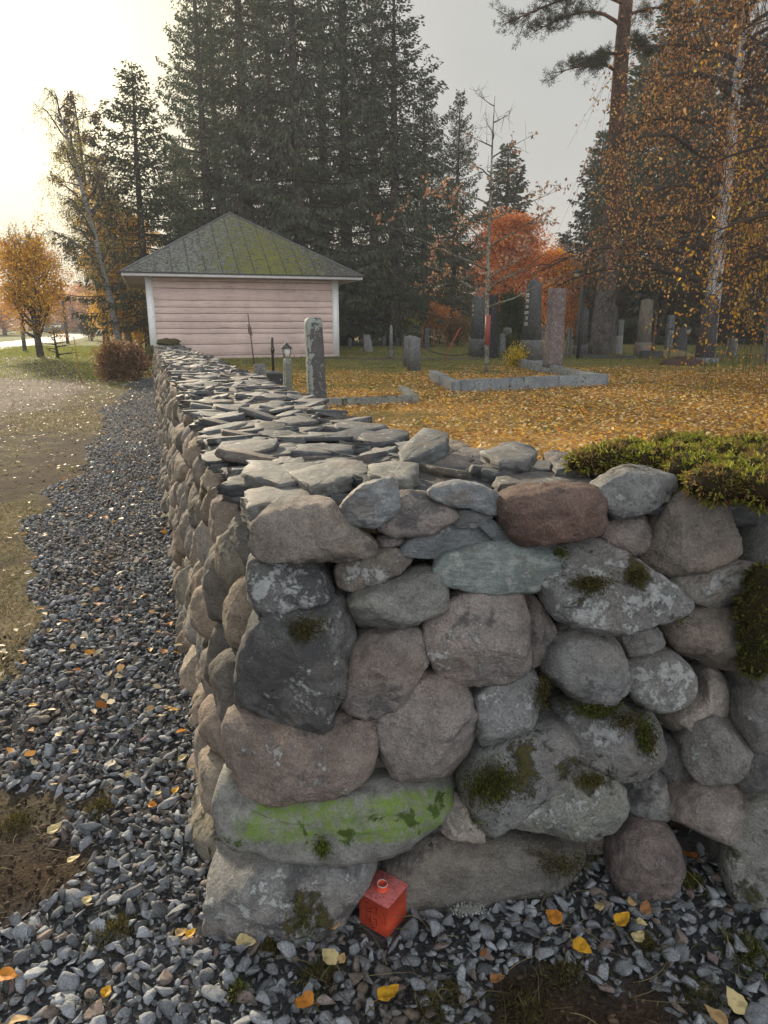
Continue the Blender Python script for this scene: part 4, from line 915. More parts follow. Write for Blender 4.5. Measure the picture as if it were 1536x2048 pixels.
# ------------------------------------------------------------------ shed
A18 = radians(18.0)
sh0 = gpos(306, 26.0); sx, sy = sh0[0], sh0[1]; Wd_, Dp = 6.97, 8.4; sz = .12
shed = thing('shed', (sx, sy, sz), 'pink weatherboarded shed with white corner boards and a mossy hipped metal roof', 'shed', A18)
hE = 3.02
mw = M('pink_boards'); k = mw.sepmask(); C = mw.attr('Col').outputs['Color']
v = mw.scaled((.35, .35, 9)); a1 = mw.noise(2.2, 6, .65, v); a2 = mw.noise(1.1, 4, .6); a3 = mw.noise(5, 5, .7, mw.scaled((.25, .25, 14)))
c = mw.sc(C, mw.math('MULTIPLY', mw.rng(a1, .3, .7, .88, 1.08), mw.rng(a2, .3, .7, .88, 1.1)))
crk = mw.rng(a3, .60, .63); c = mw.mix(mw.math('MULTIPLY', crk, .85), c, (.05, .03, .03))
MPINK = mw.fin(c, .85, mw.math('SUBTRACT', a1, crk), .5, .02, .2)
def planks(L, seed):
    g = G(); rg = np.random.default_rng(seed); z = .0
    while z < hE-.02:
        h = min(rg.uniform(.17, .42), hE-z); n = 24; x = np.linspace(0, L, n)
        wob = .012*(n2(x, x*0+z, .6, seed)-.5)*2; wob2 = .012*(n2(x, x*0+z+h, .6, seed)-.5)*2
        d = rg.uniform(-.003, .003); V = []
        for yy, zz in ((.035, z+.005+wob), (d+.006, z+.008+wob), (d, z+.016+wob), (d-.002, z+h-.014+wob2), (d+.006, z+h-.008+wob2), (.035, z+h-.005+wob2)):
            V.append(np.stack([x, np.full(n, yy), zz+0*x], -1))
        V = np.stack(V, 0).reshape(-1, 3); g.add(V, grid_faces(6, n)[:, ::1], np.array((.70, .55, .50))*rg.uniform(.94, 1.05)*(1-.1*(z < .3))); z += h
    return g
def plank_wall(L, place, seed, name='wall'):
    g = planks(L, seed)
    box(g, 0, L, .03, .16, 0, hE, (.06, .04, .04))
    v = [np.array(a) for a in g.v]; g.v = [place(a) for a in v]; return g.build(name, MPINK, shed, False)
plank_wall(Wd_, lambda p: p, 1)
plank_wall(Dp-.33, lambda p: np.stack([p[:, 1], Dp-.165-p[:, 0], p[:, 2]], -1), 2)
plank_wall(Dp-.33, lambda p: np.stack([Wd_-p[:, 1], .165+p[:, 0], p[:, 2]], -1), 3)
plank_wall(Wd_, lambda p: np.stack([Wd_-p[:, 0], Dp-p[:, 1], p[:, 2]], -1), 4)
g = G(); box(g, .05, Wd_-.05, .045, Dp-.05, -.35, .02, (.25, .235, .22)); g.build('stone_footing', MS, shed, False)
for x in (0, Wd_):
    for y in (0, Dp):
        g = G(); sx_ = -1 if x == 0 else 1; sy_ = -1 if y == 0 else 1; w = .21
        x0, x1 = sorted((x+sx_*.03, x-sx_*w)); y0, y1 = sorted((y+sy_*.032, y-sy_*.05)); box(g, x0, x1, y0, y1, -.04, hE, (.86, .87, .88))
        x0, x1 = sorted((x+sx_*.029, x-sx_*.05)); y0, y1 = sorted((y-sy_*.05, y-sy_*w)); box(g, x0, x1, y0, y1, -.04, hE, (.86, .87, .88)); g.build('corner_board', MPAINT, shed, False)
OV = .78; e = OV
for nm, q in (('front', (-e, Wd_+e, -e, -e+.03)), ('back', (-e, Wd_+e, Dp+e-.03, Dp+e)), ('l', (-e, -e+.03, -e+.03, Dp+e-.03)), ('r', (Wd_+e-.03, Wd_+e, -e+.03, Dp+e-.03))):
    g = G(); box(g, *q, hE+.0, hE+.12, (.86, .87, .88)); g.build('fascia', MPAINT, shed, False)
g = G(); box(g, -e+.03, Wd_+e-.03, -e+.03, Dp+e-.03, hE+.012, hE+.04, (.30, .22, .20)); g.build('soffit', MPAINT, shed, False)
apex = z_of(430, 31.2)-sz
mr = M('mossy_roof'); k = mr.sepmask(); b1 = mr.noise(2.2, 5, .6); b2 = mr.noise(16, 6, .75); b3 = mr.noise(40, 4, .7)
c = mr.mix(mr.rng(b1, .3, .7), (.055, .055, .064), (.09, .085, .09))
b4 = mr.noise(11, 8, .85)
li = mr.rng(mr.math('ADD', b4, mr.math('MULTIPLY', k[1], .07)), .53, .56); c = mr.mix(mr.math('MULTIPLY', li, .8), c, mr.mix(b3, (.15, .165, .14), (.38, .40, .35)))
mo = mr.rng(mr.math('ADD', mr.noise(7, 8, .85), mr.math('MULTIPLY', k[0], .13)), .575, .61); c = mr.mix(mr.math('MULTIPLY', mo, .92), c, mr.mix(b3, (.10, .11, .015), (.30, .30, .05)))
MROOF = mr.fin(c, .85, mr.math('ADD', b2, mo), .8, .03, .25)
g = G(); ax, ay = Wd_/2, Dp/2; R0 = hE+.125
cor = [(-e-.03, -e-.03), (Wd_+e+.03, -e-.03), (Wd_+e+.03, Dp+e+.03), (-e-.03, Dp+e+.03)]
ap = np.array([ax, ay, apex]); ridge = .35
aps = [np.array([ax, ay-ridge, apex]), np.array([ax, ay+ridge, apex])]
for i in range(4):
    a = np.array([*cor[i], R0]); b = np.array([*cor[(i+1) % 4], R0]); n = 60; m = 24
    ta, tb = (aps[0], aps[0]) if i == 0 else (aps[0], aps[1]) if i == 1 else (aps[1], aps[1]) if i == 2 else (aps[1], aps[0])
    u, t = np.meshgrid(np.linspace(0, 1, n), np.linspace(0, .999, m)); u = u.ravel()[:, None]; t = t.ravel()[:, None]
    P = (a*(1-u)+b*u)*(1-t)+(ta*(1-u)+tb*u)*t; L = np.linalg.norm(b-a); along = ((P-a)@((b-a)/L)).ravel()
    mo = np.clip(1-np.abs(along/L-.60)/.34, 0, 1)**.6*np.clip(1.15-t.ravel()*.6, 0, 1); li = np.clip(1-np.abs(along/L-.42)/.45, 0, 1)**.5
    sp = .57; ph = (along/sp) % 1; near = np.minimum(ph, 1-ph)*sp
    clean = (near > .04)[:, None]
    g.add(P, grid_faces(m, n), (.13, .13, .14), np.stack([mo, li, 0*mo], -1))
    if i < 2:
        nn = np.cross(b-a, ta-a); nn /= np.linalg.norm(nn); run = (b-a)/L
        for kx in range(1, int(L/sp)+1):
            s = kx*sp; 
            if s > L-.3: continue
            top = ta if i == 0 else (ta if s < L/2 else tb)
            # a seam runs straight up the slope until it meets the hip
            up = np.cross(nn, run); up /= np.linalg.norm(up); Ls = np.linalg.norm(np.cross(ta-a, run)); half = (aps[0]-a)@run; half2 = L-half
            frac = min(s/half, (L-s)/(L-((tb-a)@run)), 1.0); P0 = a+run*s; P1 = P0+up*Ls*frac*.99
            w = run*.013; h = nn*.014; q = [P0-w, P0+w, P0+w+h, P0-w+h, P1-w, P1+w, P1+w+h, P1-w+h]
            g.add(q, np.array([[0, 1, 2, 3], [4, 7, 6, 5], [0, 4, 5, 1], [3, 2, 6, 7], [0, 3, 7, 4], [1, 5, 6, 2]]), (.07, .07, .08), (-.1, -.1, 0))
g.build('roof', MROOF, shed, False)
g = G()
for i in range(4): tube(g, [np.array([*cor[i], R0+.01]), (aps[0] if i < 2 else aps[1])+[0, 0, .02]], .03, 6, (.15, .15, .16))
g.build('hip_cap', MPAINT, shed, False)
g = G(); 
for q in ((-e-.05, Wd_+e+.05, -e-.06, -e-.033), (-e-.06, -e-.033, -e, Dp+e)): box(g, *q, R0-.03, R0+.012, (.06, .06, .07))
g.build('drip_edge', MPAINT, shed, False)

# ------------------------------------------------------------------ grave monuments
GD = (.075, .08, .085); GM = (.16, .165, .17); GB = (.27, .235, .20); GW = (.30, .31, .31)
def dist(by): p = at_z(768, by, .3); return p[1]
def mono(name, label, cat, cx, by, top, wpx, build, yaw=A18, y=None, group=None, rx=0, ry=0):
    y = y or dist(by); p = gpos(cx, y); h = z_of(top, y)-p[2]; w = wpx/F*(y*cos(TH)+.3); s = w/(abs(cos(yaw-0.12))+abs(sin(yaw+.05)))
    t = thing(name, tuple(p-[0, 0, .03]), label, cat, yaw, group); t.rotation_euler = (rx, ry, yaw); build(t, s, h+.03); return t
def inscription(parent, w, z0, z1, y, lines, col, seed, x0=0):
    # worn lettering: rows of small raised strokes
    rg = np.random.default_rng(seed); dz = (z1-z0)/lines
    for i in range(lines):
        g = G(); zc = z1-dz*(i+.5); hh = dz*rg.uniform(.22, .36); ww = w*rg.uniform(.35, .8); x = -ww
        while x < ww:
            lw = hh*rg.uniform(.35, .7)
            k = rg.integers(0, 4)
            box(g, x0+x, x0+x+lw*.25, y-.004, y+.001, zc-hh, zc+hh, col)
            if k in (0, 1): box(g, x0+x+lw*.25, x0+x+lw, y-.004, y+.001, zc+hh*.65, zc+hh, col)
            if k in (1, 2): box(g, x0+x+lw*.25, x0+x+lw, y-.004, y+.001, zc-hh, zc-hh*.65, col)
            if k in (0, 3): box(g, x0+x+lw*.75, x0+x+lw, y-.004, y+.001, zc-hh*.64, zc+hh*.6, col)
            x += lw*1.5
        g.build('lettering', MPAINT, parent, False)
def side_inscription(parent, h_, z0, z1, x, lines, col, seed):   # on the left-hand (-X) face
    rg = np.random.default_rng(seed); dz = (z1-z0)/lines
    for i in range(lines):
        g = G(); zc = z1-dz*(i+.5); hh = dz*rg.uniform(.24, .36); ww = h_*rg.uniform(.4, .8); y = -ww
        while y < ww:
            lw = hh*rg.uniform(.4, .8); box(g, x-.004, x+.001, y, y+lw*.35, zc-hh, zc+hh, col)
            if rg.random() < .6: box(g, x-.004, x+.001, y+lw*.35, y+lw, zc+hh*.5, zc+hh, col)
            if rg.random() < .5: box(g, x-.004, x+.001, y+lw*.35, y+lw, zc-hh, zc-hh*.5, col)
            y += lw*1.4
        g.build('lettering', MPAINT, parent, False)
def obelisk(col, basefrac=.25, wtop=.62, cap=.08, foot=None, msk=(0, .1, 0), ins=None, colb=None, depth=1.0):
    def f(t, s, h):
        hb = h*basefrac; a = s/2
        if foot: g = G(); box(g, -a*foot, a*foot, -a*foot, a*foot, 0, h*.09, colb or GM, (0, .3, 0), .01); g.build('footing', MGRAN, t, False)
        f0 = h*.09+.002 if foot else 0
        g = G(); rings(g, [(f0, a, a*depth), (hb*.93, a*.94, a*.94*depth), (hb, a*.88, a*.88*depth)], colb or col, msk, .01); g.build('plinth', MGRAN, t, False)
        g = G(); ch = h*cap; rings(g, [(hb+.002, a*.80, a*.80*depth), (h-ch, a*wtop, a*wtop*depth), (h, a*wtop*.32, a*wtop*.32*depth)], col, msk, .008); g.build('shaft', MGRAN, t, False)
        if ins: side_inscription(t, a*.5, hb+(h-hb)*ins[0], hb+(h-hb)*ins[1], -a*(.80+wtop)/2*1.04-.012, ins[2], ins[3], 5)
    return f
def slab_(col, thick=.25, top='flat', msk=(0, .1, 0), taper=.92, ins=None, foot=False, rough=.0):
    def f(t, s, h):
        a = s/2; b = a*thick/.5*.5; f0 = 0
        if foot: g = G(); box(g, -a*1.35, a*1.35, -b*1.6, b*1.6, 0, h*.09, GM, (0, .3, 0), .012); g.build('footing', MGRAN, t, False); f0 = h*.09+.002
        g = G(); n = 14; rs = [(f0, a, b)]+[(f0+(h-f0)*k/n, a*(1-(1-taper)*k/n), b*(1-(1-taper)*k/n)) for k in range(1, n)]
        ra = rs[-1][1]
        if top == 'flat': rs += [(h, ra, b*taper)]
        elif top == 'peak': rs += [(h*.97, ra*.86, b*taper), (h, ra*.45, b*taper)]
        elif top == 'round': rs += [(h*.965, ra*.93, b*taper), (h*.985, ra*.75, b*taper), (h, ra*.45, b*taper)]
        rings(g, rs, col, msk, .012)
        if rough: v = g.v[0]; g.v[0] = v+rough*(np.stack([fbm(v, 7, 1), fbm(v, 7, 2), fbm(v, 7, 3)], -1)-.5)*2
        g.build('slab', MGRAN, t, False)
        if ins: side_inscription(t, b*.7, h*ins[0], h*ins[1], -a*.97, ins[2], ins[3], 8)
    return f
mono('obelisk', 'dark polished obelisk with white lettering on its left face, standing inside the stone kerb', 'obelisk', 1060, 733, 558, 47, obelisk(GD, .32, .60, .06, 1.12, (0, .05, 0), (.22, .78, 6, (.75, .77, .78)), (.12, .125, .13)))
mono('gravestone', 'tall rough pillar of pink granite on a low block, beside the lettered obelisk', 'gravestone', 1104, 748, 577, 41, slab_((.18, .135, .14), .85, 'flat', (0, .22, 0), .9, None, True, .012))
mono('gravestone', 'dark peaked stele with gold lettering left of the thin bare tree', 'gravestone', 953, 714, 590, 34, obelisk(GD, .30, .74, .05, None, (0, .16, 0), (.5, .8, 3, (.62, .55, .35)), (.11, .115, .115)))
mono('gravestone', 'black slanting-sided slab with a column of gold lettering right of the thin bare tree', 'gravestone', 982, 717, 590, 31, slab_((.018, .018, .022), .8, 'flat', (0, -.1, 0), .68, (.45, .82, 9, (.62, .52, .28))))
mono('gravestone', 'short speckled dark post-like stone leaning against the black slab', 'gravestone', 1003, 716, 667, 17, slab_((.12, .125, .13), .7, 'peak', (0, .2, 0), .82))
mono('gravestone', 'small grey stone with a sloping lettered face before the green bush', 'gravestone', 1013, 690, 655, 26, slab_(GM, .6, 'peak', (0, .1, 0), .72, (.45, .8, 3, GW)), y=31)
mono('gravestone', 'small pale upright stone behind the lettered obelisk', 'gravestone', 1079, 690, 652, 11, slab_(GM, .7, 'round'), y=30)
mono('gravestone', 'narrow light stone left behind the lettered obelisk', 'gravestone', 1042, 690, 642, 8, slab_(GM, .7, 'flat'), y=32)
mono('obelisk', 'sandy brown tapering obelisk with a sunlit left face under the birch leaves', 'obelisk', 1284, 712, 598, 34, obelisk(GB, .26, .66, .03, None, (0, -.1, 0)))
mono('obelisk', 'big dark obelisk on a wide block in front of the white birch trunk', 'obelisk', 1408, 722, 588, 48, obelisk((.085, .08, .085), .02, .62, .08, 1.05, (0, -.1, 0), None, GM, .9), y=24)
mono('obelisk', 'grey pointed obelisk immediately right of the lamp post', 'obelisk', 1165, 692, 614, 18, obelisk((.10, .105, .11), .26, .7, .07, None, (0, .1, 0)), y=29)
mono('obelisk', 'slim dark obelisk leaning behind the lamp post', 'obelisk', 1151, 688, 570, 15, obelisk((.14, .145, .15), .14, .55, .04), y=31, ry=radians(3))
mono('gravestone', 'lichened stone left of the lamp post, half hidden by the pink pillar', 'gravestone', 1136, 690, 655, 14, slab_(GM, .6, 'round', (0, .2, 0)), y=30)
mono('gravestone', 'wide grey headstone with a rounded top behind the pine trunk', 'gravestone', 1220, 688, 612, 24, slab_((.10, .105, .11), .5, 'round', (0, .1, 0)), y=33)
mono('gravestone', 'tapered grey stone in shade between the pine trunk and the sandy obelisk', 'gravestone', 1238, 684, 640, 13, slab_(GM, .7, 'flat'), y=35)
mono('gravestone', 'low lichen-covered block at the foot of the pine trunk', 'gravestone', 1208, 686, 670, 22, slab_(GM, .8, 'flat', (0, .3, 0), .95), y=31)
mono('gravestone', 'low pale block right of the lichen-covered block by the pine', 'gravestone', 1234, 686, 672, 20, slab_(GW, .8, 'flat', (0, .2, 0), .97), y=31.5)
mono('gravestone', 'broad dark headstone between two small grave lanterns', 'gravestone', 1358, 690, 656, 34, slab_((.08, .085, .09), .35, 'flat', (0, .05, 0), .98), y=29)
mono('gravestone', 'tall slate-grey stone in the shade left of the headstone with two lanterns', 'gravestone', 1336, 684, 630, 20, slab_((.12, .125, .14), .5, 'round'), y=37)
mono('gravestone', 'flat low stone in the shade right of the big dark obelisk', 'gravestone', 1462, 690, 676, 22, slab_(GM, .8, 'flat'), y=29)
mono('gravestone', 'tall mauve-grey stone cut by the right edge of the photograph', 'gravestone', 1537, 704, 604, 24, slab_((.22, .21, .23), .6, 'flat', (0, .05, 0), .9, None, True), y=25)
mono('obelisk', 'very thin grey grave pillar on a small block in the grass right of the shed', 'obelisk', 782, 700, 650, 11, obelisk(GM, .27, .55, .04, None, (0, .25, 0)), y=26.5)
mono('gravestone', 'leaning grey slab at the foot of the spruce trunks right of the shed', 'gravestone', 737, 686, 668, 24, slab_(GM, .3, 'flat', (0, 0, 0), .8), y=33, rx=radians(-20))
mono('gravestone', 'small dark arched stone behind the chain posts', 'gravestone', 853, 684, 657, 12, slab_(GD, .6, 'round'), y=36)
for i, (px, top, y_, lb) in enumerate([(768, 672, 38, 'dim low stone left of the thick spruce trunk'), (795, 676, 39, 'dim low stone under the yellow bush'), (808, 668, 37, 'black small stone just left of the chain posts'), (700, 676, 36, 'dim stone by the corner of the shed')]):
    mono('gravestone', lb, 'gravestone', px, 0, top, 9, slab_(GD, .6, 'round'), y=y_)
# the lichened pillar and the little stones behind the wall
def rough_pillar(col, thick, seed, msk, am=.02):
    def f(t, s, h):
        n = 36; rs_ = 40; a = s/2; b = a*thick; an = np.linspace(0, 2*pi, rs_, endpoint=False); V = []
        zz = np.r_[np.linspace(0, h*.93, n), h*.96, h*.985, h*.998, h]
        sc_ = np.r_[np.linspace(1, .88, n), .84, .74, .5, .05]
        for z, k in zip(zz, sc_):
            x = np.sign(np.cos(an))*np.abs(np.cos(an))**.42*a*k; y = np.sign(np.sin(an))*np.abs(np.sin(an))**.42*b*k; V.append(np.stack([x, y, np.full(rs_, z)], -1))
        V = np.concatenate(V); V = V+am*(np.stack([fbm(V, 5, seed, 4), fbm(V, 5, seed+1, 4), fbm(V, 5, seed+2, 4)], -1)-.5)*2*np.array([1, 1, .8])
        g = G(); m2 = np.zeros((len(V), 3)); m2[:, 1] = msk+.45*(V[:, 0] < -a*.45)+.3*(V[:, 2] > h*.86)
        g.add(V, grid_faces(len(zz), rs_, True), col, m2); g.build('pillar', MGRAN, t, True)
    return f
mono('gravestone', 'tall square-cut dark pillar crusted with grey lichen, close behind the wall', 'gravestone', 636, 0, 634, 50, rough_pillar((.075, .075, .08), .8, 3, .12), y=10.2, ry=radians(-1.5))
mono('gravestone', 'short greenish-grey leaning stone between the black cross and the lichened pillar', 'gravestone', 574, 0, 716, 25, rough_pillar((.15, .165, .14), .8, 9, .02, .012), y=12.5, ry=radians(3))
t = mono('grave_cross', 'black iron cross on a stepped black base beside the little lantern', 'cross', 548, 0, 675, 12, lambda t, s, h: None, y=14.5); u = t.location.z
H_ = z_of(675, 14.5)-u; g = G(); box(g, -.17, .17, -.14, .14, -.1, H_-.72, (.03, .03, .035), (0, -.2, 0), .01); g.build('base', MGRAN, t, False)
g = G(); box(g, -.13, .13, -.1, .1, H_-.718, H_-.66, (.16, .17, .17), (0, 0, 0), .008); g.build('base_cap', MGRAN, t, False)
g = G(); box(g, -.024, .024, -.02, .02, H_-.658, H_, (.03, .03, .032)); box(g, -.021, .021, -.16, -.0205, H_-.26, H_-.215, (.03, .03, .032)); box(g, -.021, .021, .0205, .16, H_-.26, H_-.215, (.03, .03, .032)); box(g, -.03, .03, -.035, .035, H_-.30, H_-.18, (.03, .03, .032)); g.build('cross', MMETAL, t, False)
# tall thin iron cross leaning before the shed
p = gpos(512, 17); t = thing('grave_cross', tuple(p), 'rusty thin iron rod cross leaning in front of the pink wall', 'cross', A18); t.rotation_euler = (0, radians(-4.5), A18)
H_ = z_of(626, 17)-p[2]; g = G(); tube(g, [(0, 0, -.1), (0, 0, H_-.0)], [.017, .012], 6, (.07, .045, .035)); g.build('rod', MMETAL, t, True)
g = G(); tube(g, [(0, -.12, H_-.36), (0, .12, H_-.36)], .012, 5, (.07, .045, .035)); tube(g, [(-.03, 0, H_-.47), (-.03, 0, H_-.25)], .012, 5, (.07, .045, .035)); tube(g, [(.03, 0, H_-.52), (.03, 0, H_-.30)], .01, 5, (.07, .045, .035)); tube(g, [(-.03, 0, H_-.47), (.03, 0, H_-.47)], .01, 5, (.07, .045, .035)); g.build('crossbar', MMETAL, t, True)
mono('gravestone', 'small grey block at the foot of the rusty thin cross', 'gravestone', 521, 0, 728, 30, slab_(GM, .5, 'flat', (0, .1, 0), .97), y=15.5)
# grave lanterns
def lantern(px, y, top, label, pole=.35):
    p = gpos(px, y); H_ = z_of(top, y)-p[2]; t = thing('grave_lantern', tuple(p), label, 'lantern', A18)
    g = G(); tube(g, [(0, 0, -.05), (0, 0, H_-.30)], .012, 6, (.03, .03, .03)); g.build('stake', MMETAL, t, True)
    g = G(); rings(g, [(H_-.30, .035, .035), (H_-.285, .052, .052)], (.03, .03, .03)); 
    for a in (-1, 1):
        for b in (-1, 1): tube(g, [(a*.048, b*.048, H_-.285), (a*.072, b*.072, H_-.11)], .006, 4, (.03, .03, .03))
    g.build('frame', MMETAL, t, False)
    g = G(); rings(g, [(H_-.283, .046, .046), (H_-.112, .069, .069)], (.62, .66, .64)); g.build('glass', MPAINT, t, False)
    g = G(); rings(g, [(H_-.11, .098, .098), (H_-.10, .098, .098), (H_-.035, .030, .030), (H_-.03, .034, .034), (H_-.005, .012, .012), (H_, .004, .004)], (.05, .05, .052)); g.build('roof', MMETAL, t, False)
lantern(576, 14.0, 685, 'small black grave lantern with pale glass in front of the pink shed')
lantern(1338, 28, 654, 'left one of two grave lanterns by the broad dark headstone')
lantern(1371, 28, 653, 'right one of two grave lanterns by the broad dark headstone')
# kerbs
def kerb(name, label, pts, hgt, wid, col, msk=(.15, .2, 0), y_off=0):
    c = pts[0]; t = thing(name, (c[0], c[1], .3), label, 'kerb', 0)
    for i in range(len(pts)-1):
        a = np.array(pts[i]); b = np.array(pts[i+1]); L = np.linalg.norm(b-a); n = max(1, int(round(L/1.35))); d = (b-a)/L; nn = np.array([-d[1], d[0]])
        for k in range(n):
            s0 = L*k/n+(.0 if k else (wid/2 if i else -wid/2)); s1 = L*(k+1)/n-.008+(wid/2 if k == n-1 and i < len(pts)-2 else 0)
            g = G(); z1 = hgt+.012*sin(k*5+i*3); q = [a+d*s0-nn*wid/2, a+d*s1-nn*wid/2, a+d*s1+nn*wid/2, a+d*s0+nn*wid/2]
            xx = np.array(q)-c; ns = 10; V = []
            for z, sh in ((-.2, 0), (z1-.015, 0), (z1, .012)):
                for j in range(ns+1): p_ = xx[0]*(1-j/ns)+xx[1]*j/ns+nn*sh; V.append((*p_, z+.006*sin(j*2.3+k)))
                for j in range(ns+1): p_ = xx[2]*(1-j/ns)+xx[3]*j/ns-nn*sh; V.append((*p_, z+.006*sin(j*2.9+k)))
            m = 2*(ns+1); g.add(V, [grid_faces(3, m, True), (np.arange(m)+2*m)], np.array(col)*random.Random(k*7+i).uniform(.85, 1.15), msk); g.build('kerb_stone', MGRAN, t, False)
    return t
K = [at_z(a, b, .3)[:2] for a, b in ((866, 762), (911, 786), (1205, 772))]; kd = K[1]-K[0]
K.append(K[2]-kd*2.2)
kerb('grave_kerb', 'grey granite kerb framing the plot with the lettered obelisk and the pink pillar', K, .24, .16, (.20, .22, .24), (.28, .18, 0))
K2 = [at_z(a, b, .3)[:2] for a, b in ((828, 806), (694, 812))]; K2 = [K2[0]+(K[0]-K[1])*.6, K2[0], K2[1], K2[1]+np.array([-1.5, -.1])]
kerb('grave_kerb', 'low mossy kerb lying in the leaves right of the lichened pillar', K2, .13, .15, (.20, .20, .18), (.3, .2, 0))
K3 = [gpos(x, y)[:2] for x, y in ((1165, 27.5), (1275, 27.0))]
kerb('grave_kerb', 'long low dark kerb in the grass left of the sandy obelisk', K3, .10, .2, (.06, .06, .06), (.35, 0, 0))
kerb('grave_kerb', 'short black kerb block right behind the sandy obelisk', [gpos(x, y)[:2] for x, y in ((1292, 27), (1322, 27))], .26, .4, (.05, .05, .05), (.3, 0, 0))
kerb('grave_kerb', 'black-sided kerb with clipped moss beside the lettered obelisk', [gpos(x, y)[:2] for x, y in ((1006, 27), (1034, 27))], .25, .5, (.05, .05, .05), (.6, 0, 0))
# chain and its posts
def post(px, y, top, label, w=.16):
    p = gpos(px, y); H_ = z_of(top, y)-p[2]; t = thing('chain_post', tuple(p-[0, 0, .05]), label, 'post', A18); g = G(); rings(g, [(0, w, w*.9), (H_*.96+.05, w*.88, w*.8), (H_+.05, w*.2, w*.2)], (.13, .135, .14), (0, .2, 0), .012); g.build('post_stone', MGRAN, t, False); return t, H_
post(828, 20.0, 673, 'near speckled stone post holding the chain'); post(819, 21.6, 671, 'stone post right behind the near chain post')
a = gpos(828, 20.0); b = gpos(968, 19.0); a[2] = z_of(684, 20); b[2] = z_of(694, 19)
g = G(); n = 60
for i in range(n):
    t0 = i/n; p0 = a*(1-t0)+b*t0; p0[2] -= .95*(t0*(1-t0))*4*.30; t1 = (i+1.15)/n; p1 = a*(1-t1)+b*t1; p1[2] -= .95*(t1*(1-t1))*4*.30
    d = (p1-p0); off = np.array([0, .012, 0]) if i % 2 else np.array([0, 0, .012]); tube(g, [p0-off*.2, p0+off+d*.2, p0+off+d*.8, p1], .010, 4, (.045, .045, .05)); tube(g, [p0, p0-off+d*.2, p0-off+d*.8, p1], .010, 4, (.045, .045, .05))
tag(g.build('chain', MMETAL, None, True), 'heavy dark chain sagging from the near stone post to the dark peaked stele', 'chain')
# lamp post
p = gpos(1155, 27.0); t = thing('lamp_post', tuple(p), 'black lamp post with a hanging bell lamp beside the pine trunk', 'lamp'); H_ = z_of(527, 27)-p[2]; t.rotation_euler = (0, radians(1.2), 0)
g = G(); tube(g, [(0, 0, -.1), (0, 0, 1.0), (0, 0, H_)], [.065, .055, .04], 10, (.02, .02, .022)); g.build('pole', MMETAL, t, True)
g = G(); ph = np.linspace(0, pi, 9); tube(g, [(-.16+.16*cos(q), 0, H_-.08+.10*sin(q)) for q in ph]+[(-.32, 0, H_-.16)], .014, 5, (.02, .02, .022)); g.build('arm', MMETAL, t, True)
g = G(); an = np.linspace(0, 2*pi, 20, endpoint=False); pr = [(.02, 0), (.05, -.03), (.08, -.13), (.18, -.18), (.18, -.20), (.10, -.19)]; g.add([(-.32+r*cos(q), r*sin(q), H_-.14+z) for r, z in pr for q in an], grid_faces(len(pr), 20, True), (.03, .03, .035)); g.build('shade', MMETAL, t, True)
g = G(); v, f = ico(2); g.add(v*[.095, .095, .11]+[-.32, 0, H_-.37], f, (.62, .60, .48)); g.build('globe', MPAINT, t, True)

# snow poles
def stake(px, y, top, label, col=(.42, .10, .05), lean=0.0, r=.016):
    p = gpos(px, y); H_ = z_of(top, y)-p[2]; g = G(); P = [(lean*H_*k/3, 0, -.1 if k == 0 else H_*k/3) for k in range(4)]; tube(g, P, [r, r, r*.95, r*.9], 6, col)
    for k in (.72, .86): tube(g, [(lean*H_*k, 0, H_*k), (lean*H_*(k+.04), 0, H_*(k+.04))], r*1.15, 6, np.array(col)*1.5)
    o = g.build('marking_pole', MPAINT, None, True); o.location = p; return tag(o, label, 'pole')
stake(163, 19.5, 673, 'orange-brown marking pole by the path left of the fern clump', (.40, .14, .05), -.06, .012)
stake(884, 24, 655, 'red marking pole leaning right beyond the chain', (.45, .09, .05), .52)
stake(844, 33, 655, 'red marking pole under the spruces behind the chain posts', (.42, .08, .05), 0)
stake(867, 34, 655, 'orange marking pole before the brown hedge', (.40, .14, .05), 0)
stake(1303, 27, 625, 'brown wooden stake standing right of the sandy obelisk', (.16, .09, .06), .02, .04)
p = gpos(972, 18.2); g = G(); tube(g, [(0, 0, z_of(690, 18.2)-p[2]), (0, 0, z_of(630, 18.2)-p[2])], .068, 8, (.30, .08, .07)); o = g.build('tree_guard', MPAINT, None, True); o.location = p; tag(o, 'red tube guard round the thin bare tree between the two dark gravestones', 'tree guard')
def wpost(px, y, top, label, r, col=(.16, .15, .14)):
    p = gpos(px, y); H_ = z_of(top, y)-p[2]; g = G(); tube(g, [(0, 0, -.1), (0, 0, H_-.03), (0, 0, H_)], [r, r*.95, r*.7], 8, col); o = g.build('wooden_post', MWOOD, None, True); o.location = p; return tag(o, label, 'post')
wpost(50, 42, 665, 'short grey wooden post by the road left of the orange maple', .12)
# utility poles far away
for px, y, top, lb in ((136, 62, 560, 'thin dark utility pole standing by the road right of the orange maple'), (184, 75, 600, 'thin utility pole directly beside the white car')):
    p = gpos(px, y); H_ = z_of(top, y)-p[2]; t = thing('utility_pole', tuple(p), lb, 'utility pole', .4); g = G(); tube(g, [(0, 0, -.2), (-.05, 0, H_)], [.13, .09], 8, (.10, .085, .08)); g.build('pole', MWOOD, t, True)
    g = G(); box(g, -.6, .6, -.05, .05, H_-.5, H_-.4, (.10, .085, .08)); g.build('crossarm', MWOOD, t, False)

